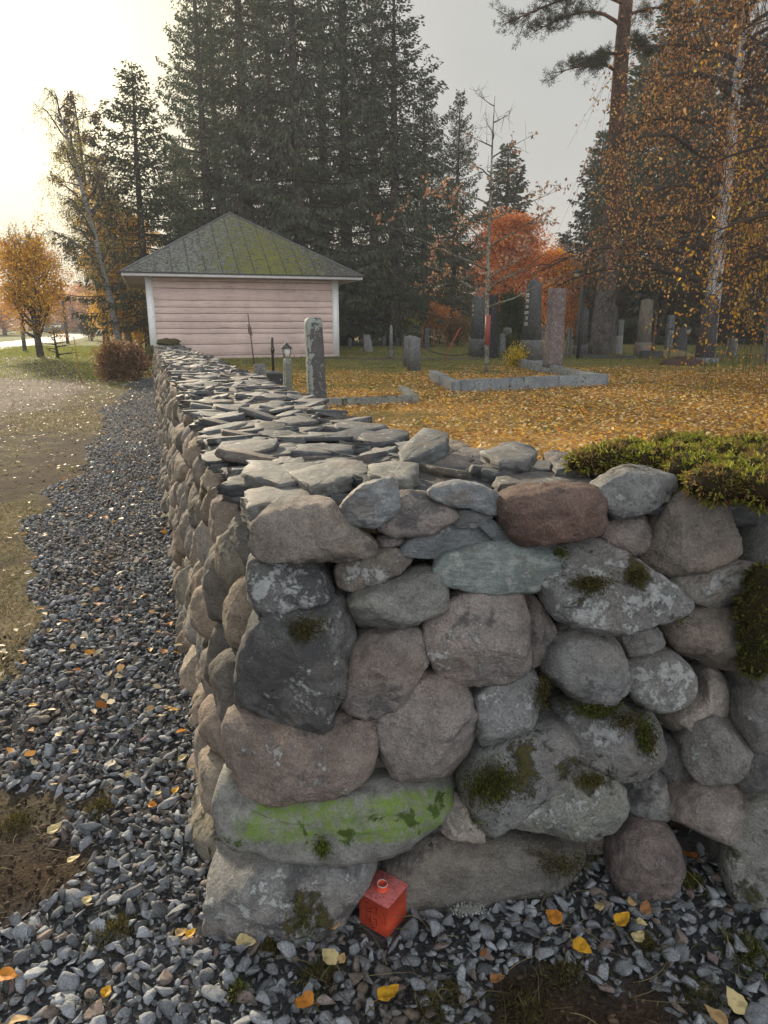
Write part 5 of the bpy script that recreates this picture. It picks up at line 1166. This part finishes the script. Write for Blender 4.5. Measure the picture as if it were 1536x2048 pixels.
# mossy boulder at the wall's far end and the one at the shed's foot
def boulder(px, y, py, rx, ry, rz, label, col, msk, seed, cat='stone', z=None):
    x = at_y(px, py, y); v, f = ico(4); P = v*[rx, ry, rz]*(1+.35*(fbm(v*1.5+seed, 1.6, seed, 4)-.5)[:, None]*2); g = G(); g.add(P, f, col, msk); o = g.build('mossy_stone', MS, None, True); o.location = x; return tag(o, label, cat)
boulder(337, 24.4, 685, .40, .3, .13, 'flat mossy boulder lying on the far end of the wall against the shed', (.14, .15, .10), (.75, .2, 0), 4)
boulder(303, 24.8, 706, .22, .2, .26, 'mossy stone at the foot of the shed left of the wall end', (.12, .13, .07), (.75, 0, 0), 8)
# straw heap, leaf pile
def heap(px, y, py, rx, ry, rz, n, cols, label, cat, L=.05):
    p = gpos(px, y); rg = np.random.default_rng(int(px)); a = rg.uniform(0, 2*pi, n); r = np.sqrt(rg.random(n)); z = rz*(1-r**2)
    P = np.stack([p[0]+rx*r*np.cos(a), p[1]+ry*r*np.sin(a), p[2]+z*rg.uniform(.8, 1.05, n)], -1); g = G(); kites(g, P, rg.normal(size=(n, 3))*[1, 1, .6], L, L*.35, rg, pick(rg, n, cols, .3)); v, f = ico(3); g.add(v*[rx*.97, ry*.97, rz*.9]+p, f, np.array(cols[0])*.7)
    return tag(g.build('heap', MDRY, None, False), label, cat)
heap(1345, 28.5, 0, .85, .5, .26, 2500, [(.50, .42, .22), (.60, .52, .30)], 'pale straw heap left of the headstone with two lanterns', 'heap')
heap(1365, 22.6, 0, .75, .5, .26, 2500, [(.14, .085, .07), (.25, .14, .07), (.10, .07, .06)], 'dark twiggy heap of raked leaves by the big dark obelisk', 'heap')

# ------------------------------------------------------------------ parked car far down the road
cp = gpos(190, 118); car = thing('car', tuple(cp), 'small white hatchback driving far away on the road at left', 'car', radians(-62))
prof = [(-1.95, .35), (-2.0, .75), (-1.85, 1.0), (-1.55, 1.42), (-.2, 1.50), (.45, 1.40), (1.05, .98), (1.85, .84), (2.02, .62), (2.0, .32)]
g = G(); n = len(prof)
V = [(x, s*(.86 if z < 1.05 else .68), z) for s in (-1, 1) for x, z in prof]; g.add(V, [np.stack([np.arange(n), (np.arange(n)+1) % n, (np.arange(n)+1) % n+n, np.arange(n)+n], -1), np.arange(n)[::-1], np.arange(n)+n], (.80, .82, .85)); g.build('body', MPAINT, car, False)
g = G()
for s in (-1, 1): g.add([(-1.5, s*.80, 1.02), (.95, s*.80, 1.0), (.40, s*.70, 1.34), (-1.35, s*.70, 1.38)], np.array([[0, 1, 2, 3]]), (.05, .06, .07))
g.build('side_window', MMETAL, car, False)
g = G(); g.add([(1.03, -.72, 1.02), (1.03, .72, 1.02), (.50, .62, 1.385), (.50, -.62, 1.385)], np.array([[0, 1, 2, 3]]), (.05, .06, .07)); g.build('windscreen', MMETAL, car, False)
for x in (-1.25, 1.25):
    for s in (-1, 1):
        g = G(); tube(g, [(x, s*.68, .32), (x, s*.88, .32)], .32, 16, (.02, .02, .02)); w_ = g.build('wheel', MMETAL, car, False); g = G(); tube(g, [(x, s*.87, .32), (x, s*.885, .32)], .19, 12, (.4, .4, .42)); g.build('rim', MMETAL, w_, False)
for s in (-1, 1): g = G(); box(g, 1.93, 2.01, s*.6-.16, s*.6+.16, .62, .76, (.8, .8, .75)); g.build('headlight', MPAINT, car, False)
# ------------------------------------------------------------------ trees
def rot_to(az): return np.array([cos(az), sin(az), 0.0])
def spruce(seed, H, R, z0=.08, dens=1.0, col=None, blade=(.20, .42), bw=.085, branches=1.0, pw=.85, tr=None, gap=.1, droop=1.0):
    rg = np.random.default_rng(seed); wood = G(); nd = G(); col = col or [(.048, .066, .038), (.070, .082, .045), (.090, .092, .055), (.036, .050, .034)]
    tr = tr or H*.014+.06; zz = np.linspace(0, H, 14); lx = np.cumsum(rg.normal(size=14))*.03; ly = np.cumsum(rg.normal(size=14))*.03; lx -= lx[0]; ly -= ly[0]
    tube(wood, np.stack([lx, ly, zz-.2], -1), tr*(1-zz/H)**.8+.012, 9, (.085, .07, .065))
    z = H*z0; Ps = []; Ds = []; Ls = []
    while z < H*.985:
        nb = rg.integers(4, 7); a0 = rg.uniform(0, 2*pi); t = z/H
        Lm = R*max((1-t), .015)**pw*min(1, .55+(t-z0)*3.5)
        for k in range(int(nb*branches)):
            if rg.random() < gap+.14*t: continue
            az = a0+k*2*pi/nb+rg.uniform(-.35, .35); L = Lm*rg.uniform(.6, 1.15)+.12; hx = np.array([cos(az), sin(az), 0]); sx_ = np.array([-sin(az), cos(az), 0])
            dr = droop*(.42-.75*t); base = np.array([np.interp(z, zz, lx), np.interp(z, zz, ly), z])
            def bp(q): return base+hx*L*q[..., None]+np.array([0, 0, 1.])*(L*(-dr*q-.18*droop*q**2*(1-t)+.30*q**3*droop))[..., None]
            q = np.linspace(0, 1, 6); tube(wood, bp(q), (.010+.012*L)*(1-q*.85), 3, (.07, .055, .05))
            m = int((30*L+8)*dens); q = rg.random(m)**.7; u = rg.uniform(-1, 1, m); lat = (.30*L*(1-q)+.10+.1*L*q)*u
            P = bp(q)+sx_*lat[:, None]; P[:, 2] -= np.abs(lat)*.35*droop; P += rg.normal(size=(m, 3))*.04
            D = hx*.45+sx_*(u*.5)[:, None]+np.array([0, 0, -1.])*(.95*droop*(1-t*.9)) + rg.normal(size=(m, 3))*.28
            Ps.append(P); Ds.append(D); Ls.append(rg.uniform(*blade, m)*(1-.45*t))
        z += (.30+.012*H)*rg.uniform(.75, 1.2)*(1-.45*t)
    P = np.concatenate(Ps); D = np.concatenate(Ds); L = np.concatenate(Ls); n = len(P)
    kites(nd, P, D, L, bw*rg.uniform(.6, 1.3, n), rg, pick(rg, n, col, .3)); return wood, nd
def tree_obj(name, label, cat, loc, parts, rz=0, group=None, mats=(None, None)):
    t = thing(name, tuple(loc), label, cat, rz, group); parts[0].build('trunk', mats[0] or MWOOD, t, True); parts[1].build('crown', mats[1] or MNEEDLE, t, False); return t
def gtree(px, y, top): p = gpos(px, y); return p, z_of(top, y)-p[2]
# big spruces behind the shed (tops beyond the frame)
variants = []
spec = [ # px, distance, height, radius, variant
 (430, 41, 21.5, 4.2), (512, 44, 27, 6.4), (604, 40, 25, 6.2), (694, 43, 25.0, 6.0), (787, 41, 18.6, 6.0), (560, 50, 26, 6.0), (655, 51, 27, 6.0), (745, 52, 22, 6.0), (845, 50, 16.5, 4.6), (455, 52, 26, 5.2), (905, 50, 15.6, 3.6), (372, 50, 13, 3.8)]
lb = ['leftmost of the tall dark spruces behind the shed, above the roof eave', 'towering spruce behind the left half of the shed roof', 'towering spruce right behind the peak of the shed roof', 'tall spruce above the right slope of the shed roof', 'tall spruce with a thick bare lower trunk right of the shed', 'spruce in the back row between the two towering ones', 'back-row spruce standing over the right roof slope', 'back-row spruce right of the shed corner', 'mid-height spruce at the right shoulder of the dark spruce group', 'back-row spruce above the left roof slope', 'shorter ragged spruce closing the dark group on the right', 'bushy lower spruce at the left foot of the dark spruce group']
protos = {}
for k, (sd_, H, R) in enumerate([(11, 27, 6.2), (12, 25, 6.0), (13, 20, 5.6)]):
    protos[k] = (spruce(sd_, H, R, .055, 1.25, gap=.18, bw=.10, pw=.74, branches=1.15, col=[[(.080, .112, .066), (.105, .125, .072), (.060, .085, .054)], [(.105, .112, .066), (.14, .13, .078), (.075, .086, .052), (.15, .12, .078)], [(.065, .088, .056), (.085, .102, .064), (.11, .11, .07)]][k]), H, R)
made = {}
for i, (px, y, H, R) in enumerate(spec):
    k = (0, 1, 2)[i % 3] if i not in (4, 8, 10) else 2; (pr, H0, R0_) = protos[k]; p = gpos(px, y)
    if k not in made: t = made[k] = tree_obj('spruce_tree', lb[i], 'spruce', p, pr, i*1.7, 'dark spruces behind the shed')
    else: t = copy_thing(made[k], tuple(p), i*1.7, 1, lb[i], 'dark spruces behind the shed')
    s = H/H0; r = R/R0_; t.scale = (r, r, s)
# farther spruces, right and left
pr2 = spruce(21, 16, 3.4, .03, 1.2, bw=.14, blade=(.22, .5)); mk2 = None
far = [(1003, 66, 278, 4.8, 'single spire-shaped spruce above the red tree'), (1126, 95, 455, 2.6, 'small distant spruce between the red tree and the pine'), (1112, 97, 470, 2.2, 'pale far spruce touching the small distant one'), (1172, 60, 250, 4.0, 'spruce hidden behind the pine trunk'), (1235, 52, 60, 4.6, 'dark spruce between the pine trunk and the birch'), (1300, 46, -60, 4.8, 'great dark spruce left behind the white birch'), (1375, 50, -200, 5.0, 'tallest dark spruce right behind the white birch'), (1440, 47, 60, 4.6, 'dark spruce right behind the white birch'), (1490, 55, 260, 3.6, 'shorter dark spruce near the right edge'), (1560, 50, 150, 4.3, 'dark spruce cut by the right edge'), (1190, 66, 420, 3.5, 'low dark spruce left of the pine trunk'), (1655, 48, 0, 4.6, 'dark spruce outside the right edge')]
for i, (px, y, top, R, l_) in enumerate(far):
    p, H = gtree(px, y, top)
    if mk2 is None: mk2 = t = tree_obj('spruce_tree', l_, 'spruce', p, pr2, i, 'spruces beyond the graves')
    else: t = copy_thing(mk2, tuple(p), i*1.3, 1, l_, 'spruces beyond the graves')
    t.scale = (R/3.1, R/3.1, H/16)
p, H = gtree(300, 38, 112); tree_obj('spruce_tree', 'slender dark spruce with a pointed top left of the shed roof', 'spruce', p, spruce(31, H, 5.4, .12, 1.3, bw=.09, gap=.16, droop=.75, pw=.85), 1.0)

def decid(seed, H, CR, tr, fb=.25, nl=22, asc=.6, sub=7, twigs=4, nleaf=10, lsize=.07, cols=None, droop=0.0, bark=(.12, .10, .09), lean=(0, 0), bare_top=0.0, prof=None, twl=.5, spread=.12, wig=.04, fork=0, leafy=1.0, wcol=None, zmin=-9, clear=0.0):
    rg = np.random.default_rng(seed); wood = G(); lf = G(); n = 12; t = np.linspace(0, 1, n)
    wx = np.cumsum(rg.normal(size=n))*wig*H*.05; wy = np.cumsum(rg.normal(size=n))*wig*H*.05; wx -= wx[0]; wy -= wy[0]
    TP = np.stack([wx+lean[0]*H*t**1.2, wy+lean[1]*H*t**1.2, H*t-.1], -1); tube(wood, TP, tr*(1-t)**.75+.006, 9, bark)
    prof = prof or (lambda u: sin(pi*min(1, .12+.88*u)**.8)**.6*.9+.15); Pl = []; bt = np.array(wcol or bark)*.8
    for i in range(nl):
        u = (i+rg.uniform(0, 1))/nl; hh = fb+(1-fb)*u*.97; b = np.array([np.interp(hh, t, TP[:, k]) for k in range(3)]); az = i*2.4+rg.uniform(-.4, .4)
        L = CR*prof(u)*rg.uniform(.75, 1.15); up = asc*(1+.4*u); d = np.array([cos(az), sin(az), up]); d /= np.linalg.norm(d); q = np.linspace(0, 1, 7)
        side = np.array([-sin(az), cos(az), 0]); wv = np.cumsum(rg.normal(size=7))*.05*L; wv -= wv[0]
        LP = b+d*L*q[:, None]+side*wv[:, None]; LP[:, 2] -= droop*L*.5*q**2; r0 = min(tr*.45*(1-hh)**.5+.01, tr*.6); tube(wood, LP, r0*(1-q*.88), 5, bt)
        for j in range(sub):
            v = rg.uniform(.22, 1.0); sb = np.array([np.interp(v, q, LP[:, k]) for k in range(3)]); sl = L*.42*(1.15-v*.6)*rg.uniform(.6, 1.2)
            sdn = d*.8+rg.normal(size=3)*.65; sdn /= np.linalg.norm(sdn); qq = np.linspace(0, 1, 5); SP = sb+sdn*sl*qq[:, None]; SP[:, 2] -= droop*sl*.9*qq**2; tube(wood, SP, (.004+r0*.28*(1-v*.5))*(1-qq*.8), 3, bt)
            for k in range(twigs):
                w = rg.uniform(.25, 1); tb = np.array([np.interp(w, qq, SP[:, m_]) for m_ in range(3)]); tl = twl*rg.uniform(.5, 1.3); td = sdn*.5*(1-min(droop, .8))+rg.normal(size=3)*.6*(1-.5*min(droop, 1)); td[2] -= droop*.5
                td /= np.linalg.norm(td)+1e-6; q3 = np.linspace(0, 1, 4); XP = tb+td*tl*q3[:, None]; XP[:, 2] -= droop*tl*1.1*q3**1.5; tube(wood, XP, .006*(1-q3*.6)*(H/12)**.3, 3, bt)
                if u > 1-bare_top and rg.random() < .9: continue
                m = rg.poisson(nleaf*leafy)
                if m: s = rg.random(m); Pl.append(np.stack([np.interp(s, q3, XP[:, m_]) for m_ in range(3)], -1)+rg.normal(size=(m, 3))*spread)
    P = np.concatenate(Pl) if Pl else np.zeros((1, 3)); P = P[P[:, 2] > zmin+.5*rg.random(len(P))]
    if clear:
        cx_ = np.interp(P[:, 2]/H, t, TP[:, 0]); cy_ = np.interp(P[:, 2]/H, t, TP[:, 1]); P = P[(np.abs(P[:, 0]-cx_) > clear) | (P[:, 1] > cy_) | (rg.random(len(P)) < .07)]
    m = len(P); D = rg.normal(size=(m, 3))+np.array([0, 0, -.7]); c = pick(rg, m, cols, .25)
    tone = vn(P, .9, seed); c = c*(.8+.45*tone)[:, None]; kites(lf, P, D, lsize*rg.uniform(.7, 1.3, m), lsize*.7, rg, c, fold=.1); return wood, lf
YL = [(.80, .46, .04), (.86, .54, .07), (.74, .36, .03), (.62, .46, .06)]; ORG = [(.74, .27, .05), (.66, .20, .04), (.82, .36, .07), (.58, .18, .06)]; RDL = [(.66, .22, .07), (.72, .28, .08), (.56, .17, .06), (.70, .30, .09)]
BRL = [(.74, .36, .12), (.80, .44, .15), (.58, .27, .10), (.86, .56, .20), (.42, .21, .09), (.64, .27, .09)]; YG = [(.42, .38, .08), (.50, .44, .14), (.36, .34, .10), (.46, .36, .12)]
mb = M('birch_bark'); a1 = mb.noise(7, 5, .7, mb.scaled((1, 1, 3.2))); a2 = mb.noise(30, 4, .6, mb.scaled((.6, .6, 3))); C = mb.attr('Col').outputs['Color']
c = mb.mix(mb.rng(a1, .52, .60), C, (.05, .045, .042)); c = mb.mix(mb.rng(a2, .6, .68), c, (.10, .09, .085)); MBIRCH = mb.fin(c, .8, a1, .4, .02, .2)
p, H = gtree(243, 36, 170); tree_obj('birch_tree', 'leaning bare-topped birch with sparse pale yellow leaves left of the shed', 'birch', p, decid(41, H*1.0, 3.3, .20, .22, 26, 1.25, 7, 6, 12, .085, YG, .75, (.30, .29, .28), (-.155, 0), .28, None, .8, .14, .05, leafy=.42, wcol=(.14, .12, .11)), mats=(MBIRCH, MLEAF))
p, H = gtree(262, 38, 285); tree_obj('birch_tree', 'second leaning birch with golden lower leaves right beside the shed', 'birch', p, decid(42, H, 2.5, .17, .10, 28, .8, 7, 6, 16, .10, YL, .7, (.34, .27, .22), (-.09, 0), .25, lambda u: 1.0-.6*u, .8, .15, .04), mats=(MBIRCH, MLEAF))
p, H = gtree(215, 44, 190); tree_obj('pine_tree', 'thin pine with rusty brown needles between the left birches', 'pine', p, decid(43, H, 2.2, .22, .30, 24, .25, 6, 5, 10, .13, [(.16, .10, .05), (.10, .085, .04), (.20, .10, .05)], .15, (.17, .10, .07), (-.03, 0), 0, lambda u: 1-.55*u, .4, .10, .04))
p, H = gtree(282, 42, 430); tree_obj('birch_tree', 'low golden birch half hidden behind the left eave of the shed', 'birch', p, decid(44, H, 2.5, .12, .05, 28, .7, 7, 6, 18, .10, YL, .6, (.3, .25, .2)), mats=(MBIRCH, MLEAF))
p, H = gtree(82, 34, 478); tree_obj('maple_tree', 'round orange maple with many upright limbs at the left edge', 'maple', p, decid(45, H*.93, 2.6, .17, .17, 44, 1.3, 7, 6, 10, .10, YL+[(.62, .30, .03), (.66, .33, .04)]*3, 0, (.10, .085, .075), (-.06, 0), .22, lambda u: 1.0-.45*u, .55, .13, .05))
p, H = gtree(116, 33, 655); tree_obj('young_tree', 'small leafless dark tree with spreading twigs right of the orange maple', 'tree', p, decid(46, H*1.05, .95, .07, .18, 12, .15, 4, 3, .4, .05, BRL, .1, (.05, .045, .04), (-.05, 0), 0, lambda u: 1-.5*u, .25))
p, H = gtree(972, 18.2, 180); tree_obj('oak_tree', 'thin nearly bare young tree with russet leaves on low branches, between two dark gravestones', 'tree', p, decid(47, H, 2.2, .055, .24, 18, .38, 4, 4, 3.6, .10, [(.42, .22, .14), (.48, .27, .16), (.34, .17, .11)], .05, (.24, .24, .20), (.012, 0), .5, lambda u: 1.25*(1-u)**1.3+.22, .32, .05, .04))
p, H = gtree(1008, 50, 450); tree_obj('red_tree', 'broad fiery red-orange tree behind the lettered obelisk', 'tree', p, decid(48, H, 3.3, .22, .06, 40, .9, 8, 6, 11, .15, RDL, 0, (.12, .09, .08), (0, 0), 0, None, .6, .22))
p, H = gtree(1100, 52, 520); tree_obj('orange_tree', 'orange tree between the red tree and the pine trunk', 'tree', p, decid(49, H, 2.9, .18, .05, 34, .8, 8, 6, 11, .15, ORG+YL[:2], 0, (.12, .09, .08), (0, 0), 0, None, .6, .22))
p, H = gtree(1160, 56, 560); tree_obj('orange_tree', 'lower rust-red tree close left of the pine trunk', 'tree', p, decid(50, H, 2.4, .18, .05, 26, .8, 7, 5, 10, .16, RDL+ORG, 0, (.12, .09, .08), (0, 0), 0, None, .6, .22))
def bush(px, y, top, R, seed, cols, label, cat='bush', ls=.09, nleaf=9, name='bush', nl=20, asc=1.2):
    p, H = gtree(px, y, top); return tree_obj(name, label, cat, p, decid(seed, max(H, .5), R, .04, .02, nl, asc, 6, 4, nleaf, ls, cols, 0, (.10, .08, .06), (0, 0), 0, lambda u: 1.05-.6*u, .28, .10), mats=(MWOOD, MLEAF))
bush(1020, 32, 598, 1.15, 51, [(.035, .075, .02), (.05, .09, .025)], 'dense dark green bush behind the black slab gravestone', ls=.10, nleaf=14)
bush(752, 44, 625, 1.5, 52, [(.45, .42, .06), (.55, .36, .05)], 'yellow shrub under the spruces behind the thin grave pillar')
bush(812, 42, 632, 1.1, 53, [(.52, .50, .07), (.46, .42, .05)], 'bright yellow-green shrub right of the thick spruce trunk')
bush(695, 46, 628, 1.2, 54, ORG+YL, 'small orange shrub at the right corner of the shed')
bush(880, 44, 628, 1.6, 55, ORG+BRL, 'orange-brown shrub left of the dark peaked stele')
bush(915, 40, 655, 1.3, 56, [(.22, .14, .06), (.26, .17, .07)], 'low brown hedge behind the leaning red pole')
bush(1012, 28, 676, .6, 57, [(.10, .11, .03), (.07, .08, .02)], 'clipped low green-brown shrub beside the lettered obelisk', ls=.04)
bush(1033, 21.5, 712, .28, 58, [(.66, .50, .04), (.6, .44, .04)], 'tiny bright yellow sapling at the foot of the lettered obelisk', ls=.045, nleaf=4)
bush(248, 20.6, 708, .85, 59, [(.24, .13, .08), (.30, .18, .10), (.17, .09, .06)], 'dry reddish-brown fern clump at the end of the wall', 'plant', .09, 9, 'fern_clump', 24, .75)
bush(225, 20.0, 690, .5, 60, [(.34, .20, .08), (.24, .13, .06)], 'sparse golden stems left of the fern clump', 'plant', .06, 5, 'dry_plant')
bush(178, 78, 640, 1.5, 71, [(.06, .075, .045)], 'small dark conifer bush right of the white car', ls=.15)
# pine at right
def pine(seed, H, tr, lean, limbs):
    rg = np.random.default_rng(seed); wood = G(); nd = G(); n = 16; t = np.linspace(0, 1, n); TP = np.stack([lean[0]*H*t+.12*np.sin(t*7), lean[1]*H*t, H*t-.2], -1)
    cc = np.array([(.17, .16, .155)])*(1-sst(.18, .35, t))[:, None]+np.array([(.145, .095, .072)])*sst(.18, .35, t)[:, None]
    tube(wood, TP, tr*(1-t*.62), 12, np.repeat(cc, 12, 0))
    for hh, az, L, up in limbs:
        b = np.array([np.interp(hh, t, TP[:, k]) for k in range(3)]); q = np.linspace(0, 1, 9); d = np.array([cos(az), sin(az), 0]); s = np.array([-sin(az), cos(az), 0])
        LP = b+d*L*q[:, None]+s*(np.sin(q*6+hh*9)*.08*L)[:, None]+np.array([0, 0, 1.])*(up*L*(np.sin(q*2.6)*.5)-.12*L*q**2)[:, None]; tube(wood, LP, .075*(1-q*.8), 6, (.17, .09, .06))
        for j in range(int(9+5*L)):
            v = rg.uniform(.25, 1); sb = np.array([np.interp(v, q, LP[:, k]) for k in range(3)]); sl = rg.uniform(.3, 1.1)*(.5+.3*L)*.6; sdn = d*.7+rg.normal(size=3)*[.7, .7, .45]; sdn /= np.linalg.norm(sdn); qq = np.linspace(0, 1, 5); SP = sb+sdn*sl*qq[:, None]; tube(wood, SP, .02*(1-qq*.8), 4, (.12, .08, .06))
            for w in np.linspace(.35, 1, 5):
                c0 = np.array([np.interp(w, qq, SP[:, k]) for k in range(3)])+rg.normal(size=3)*.08; m = 34; D = rg.normal(size=(m, 3)); D /= np.linalg.norm(D, axis=1, keepdims=True); D += sdn*.5+[0, 0, .25]
                kites(nd, c0+rg.normal(size=(m, 3))*.05, D, rg.uniform(.10, .19, m), .016, rg, pick(rg, m, [(.075, .085, .05), (.10, .10, .055), (.055, .065, .04)], .3))
    return wood, nd
p, H = gtree(1196, 31, -330)
rgp = np.random.default_rng(3); limbs = [(.68, pi, 3.4, .35), (.72, pi*.93, 4.6, .25), (.77, pi*1.06, 3.9, .5), (.60, pi*1.1, 2.6, .1), (.82, pi, 3.6, .4), (.70, .3, 2.8, .4), (.76, -.4, 3.2, .4), (.66, .9, 2.2, .3), (.86, pi*.8, 3, .5), (.9, 1.2, 2.5, .5), (.94, 4, 2.2, .5), (.63, pi*.9, 1.6, .1), (.8, 5, 3, .4)]
tree_obj('pine_tree', 'tall pine with a thick reddish trunk and needle tufts reaching left at the top', 'pine', p, pine(61, H, .46, (.010, 0), limbs))
# birches on the right with curtains of leaves
p, H = gtree(1412, 26.5, -260); tree_obj('birch_tree', 'big white-trunked birch behind the dark obelisk with curtains of rusty leaves', 'birch', p, decid(62, H, 6.6, .30, .15, 50, .5, 8, 8, 8, .11, BRL, .95, (.78, .77, .78), (.0, 0), .0, lambda u: .98-.45*u, 1.3, .10, .012, leafy=.95, zmin=2.3, clear=.5, wcol=(.10, .08, .07)), mats=(MBIRCH, MLEAF))
p = gpos(1690, 13); tree_obj('birch_tree', 'birch standing outside the right edge, its hanging golden twigs reaching into view', 'birch', p, decid(63, 11, 3.9, .20, .18, 38, .5, 7, 7, 8, .075, BRL+YL*2, .95, (.72, .71, .72), (.0, 0), .55, lambda u: .9-.2*u, 1.4, .05, .03, leafy=.9, wcol=(.10, .08, .07)), mats=(MBIRCH, MLEAF))
p = gpos(1640, 24); tree_obj('bare_tree', 'tall leafless tree outside the right edge, its bare crown crossing the upper right corner', 'tree', p, decid(65, 17, 5.5, .22, .3, 34, .7, 8, 6, .25, .08, BRL, .25, (.08, .07, .07), (0, 0), 0, None, .9, .1))
p, H = gtree(1530, 40, 330); tree_obj('birch_tree', 'bright yellow birch at the right edge behind the hanging twigs', 'birch', p, decid(64, H, 3.0, .14, .12, 26, .8, 7, 5, 10, .11, YL, .5, (.4, .38, .35)), mats=(MBIRCH, MLEAF))
# background belt: orange and dark trees far beyond, each its own tree
bp_ = {}
def far_tree(kind, px, y, top, R, label):
    p, H = gtree(px, y, top)
    if kind not in bp_:
        if kind == 's': pr = spruce(71, 12, 2.4, .02, .45, bw=.20, blade=(.35, .6), branches=.9)
        elif kind == 'o': pr = decid(72, 9, 3.0, .18, .10, 22, .9, 6, 4, 8, .26, ORG+BRL, 0, (.12, .1, .09), (0, 0), 0, None, .6, .3)
        elif kind == 'y': pr = decid(73, 9, 3.0, .18, .10, 22, .9, 6, 4, 8, .26, YL, 0, (.12, .1, .09), (0, 0), 0, None, .6, .3)
        else: pr = decid(74, 10, 2.8, .16, .15, 24, 1.1, 7, 5, 2.2, .2, BRL, .2, (.13, .11, .10), (0, 0), .3, None, .8, .3)
        t = tree_obj({'s': 'spruce_tree', 'o': 'orange_tree', 'y': 'yellow_tree', 'b': 'bare_tree'}[kind], label, 'tree', p, pr, 0, 'distant trees', (MWOOD, MNEEDLE if kind == 's' else MLEAF)); bp_[kind] = (t, {'s': 12, 'o': 9, 'y': 9, 'b': 10}[kind], {'s': 2.4, 'o': 3, 'y': 3, 'b': 2.8}[kind])
    else: t = copy_thing(bp_[kind][0], tuple(p), px*.37, 1, label, 'distant trees')
    _, H0, R0_ = bp_[kind]; t.scale = (R/R0_, R/R0_, H/H0)
rgf = np.random.default_rng(4)
fl = [('o', 10, 120, 610, 6, 'hazy orange tree at the far left edge'), ('b', 45, 150, 600, 7, 'hazy bare tree left of the orange maple'), ('o', 150, 150, 590, 7, 'hazy reddish tree right above the white car'), ('s', 128, 160, 575, 5, 'faint blue-grey spruce right of the orange maple'), ('o', 185, 165, 575, 8, 'faint reddish tree between car and birches'), ('s', 166, 175, 560, 5, 'faintest tall spruce above the car'), ('b', 215, 140, 560, 7, 'faint leafless tree behind the birch trunks'), ('s', 95, 180, 585, 5, 'faint spruce behind the orange maple'), ('o', -40, 130, 590, 7, 'hazy tree just outside the left edge'), ('y', 285, 70, 560, 4, 'golden tree behind the fern clump'), ('s', 225, 120, 615, 4, 'pale green spruce low beside the shed corner'), ('y', 255, 90, 590, 4, 'golden tree behind the second birch'), ('b', 60, 190, 615, 9, 'grey hazy tree at the end of the road')]
for a in fl: far_tree(*a)
k_ = 0
for px in range(640, 1800, 42):
    y = float(rgf.uniform(68, 95)); kd = 's' if rgf.random() < .62 else ('o' if rgf.random() < .6 else 'y')
    side = ['beyond the spruces', 'behind the graves', 'in the back belt'][k_ % 3]
    where = 'right of the shed' if px < 830 else 'behind the chain posts' if px < 930 else 'behind the red tree' if px < 1090 else 'behind the pine' if px < 1250 else 'behind the sandy obelisk' if px < 1360 else 'behind the white birch' if px < 1480 else 'past the right edge'
    kind_w = {'s': 'dark spruce', 'o': 'orange-brown tree', 'y': 'yellow tree'}[kd]
    ordn = ['first', 'second', 'third', 'fourth', 'fifth', 'sixth'][k_ % 6]
    far_tree(kd, px, y, float(rgf.uniform(575, 620)) if 940 < px < 1200 else float(rgf.uniform(480, 590)), 3.6 if kd == 's' else 3.6, f'{ordn} from left among the shaded background trees {where}: {kind_w}'); k_ += 1
# ------------------------------------------------------------------ haze
hz = bpy.data.meshes.new('haze'); bm = bmesh.new(); bmesh.ops.create_cube(bm, size=1); bm.to_mesh(hz); bm.free(); ho = bpy.data.objects.new('haze', hz); COL.objects.link(ho)
ho.scale = (900, 760, 62); ho.location = (0, 300, 28.5); ho['kind'] = 'stuff'
hm = bpy.data.materials.new('haze'); hm.use_nodes = True; hm.node_tree.nodes.clear(); o_ = hm.node_tree.nodes.new('ShaderNodeOutputMaterial'); pv = hm.node_tree.nodes.new('ShaderNodeVolumePrincipled'); pv.inputs['Color'].default_value = (.93, .96, 1.0, 1); pv.inputs['Density'].default_value = .0014; pv.inputs['Anisotropy'].default_value = .0
hm.node_tree.links.new(pv.outputs[0], o_.inputs['Volume']); hz.materials.append(hm)
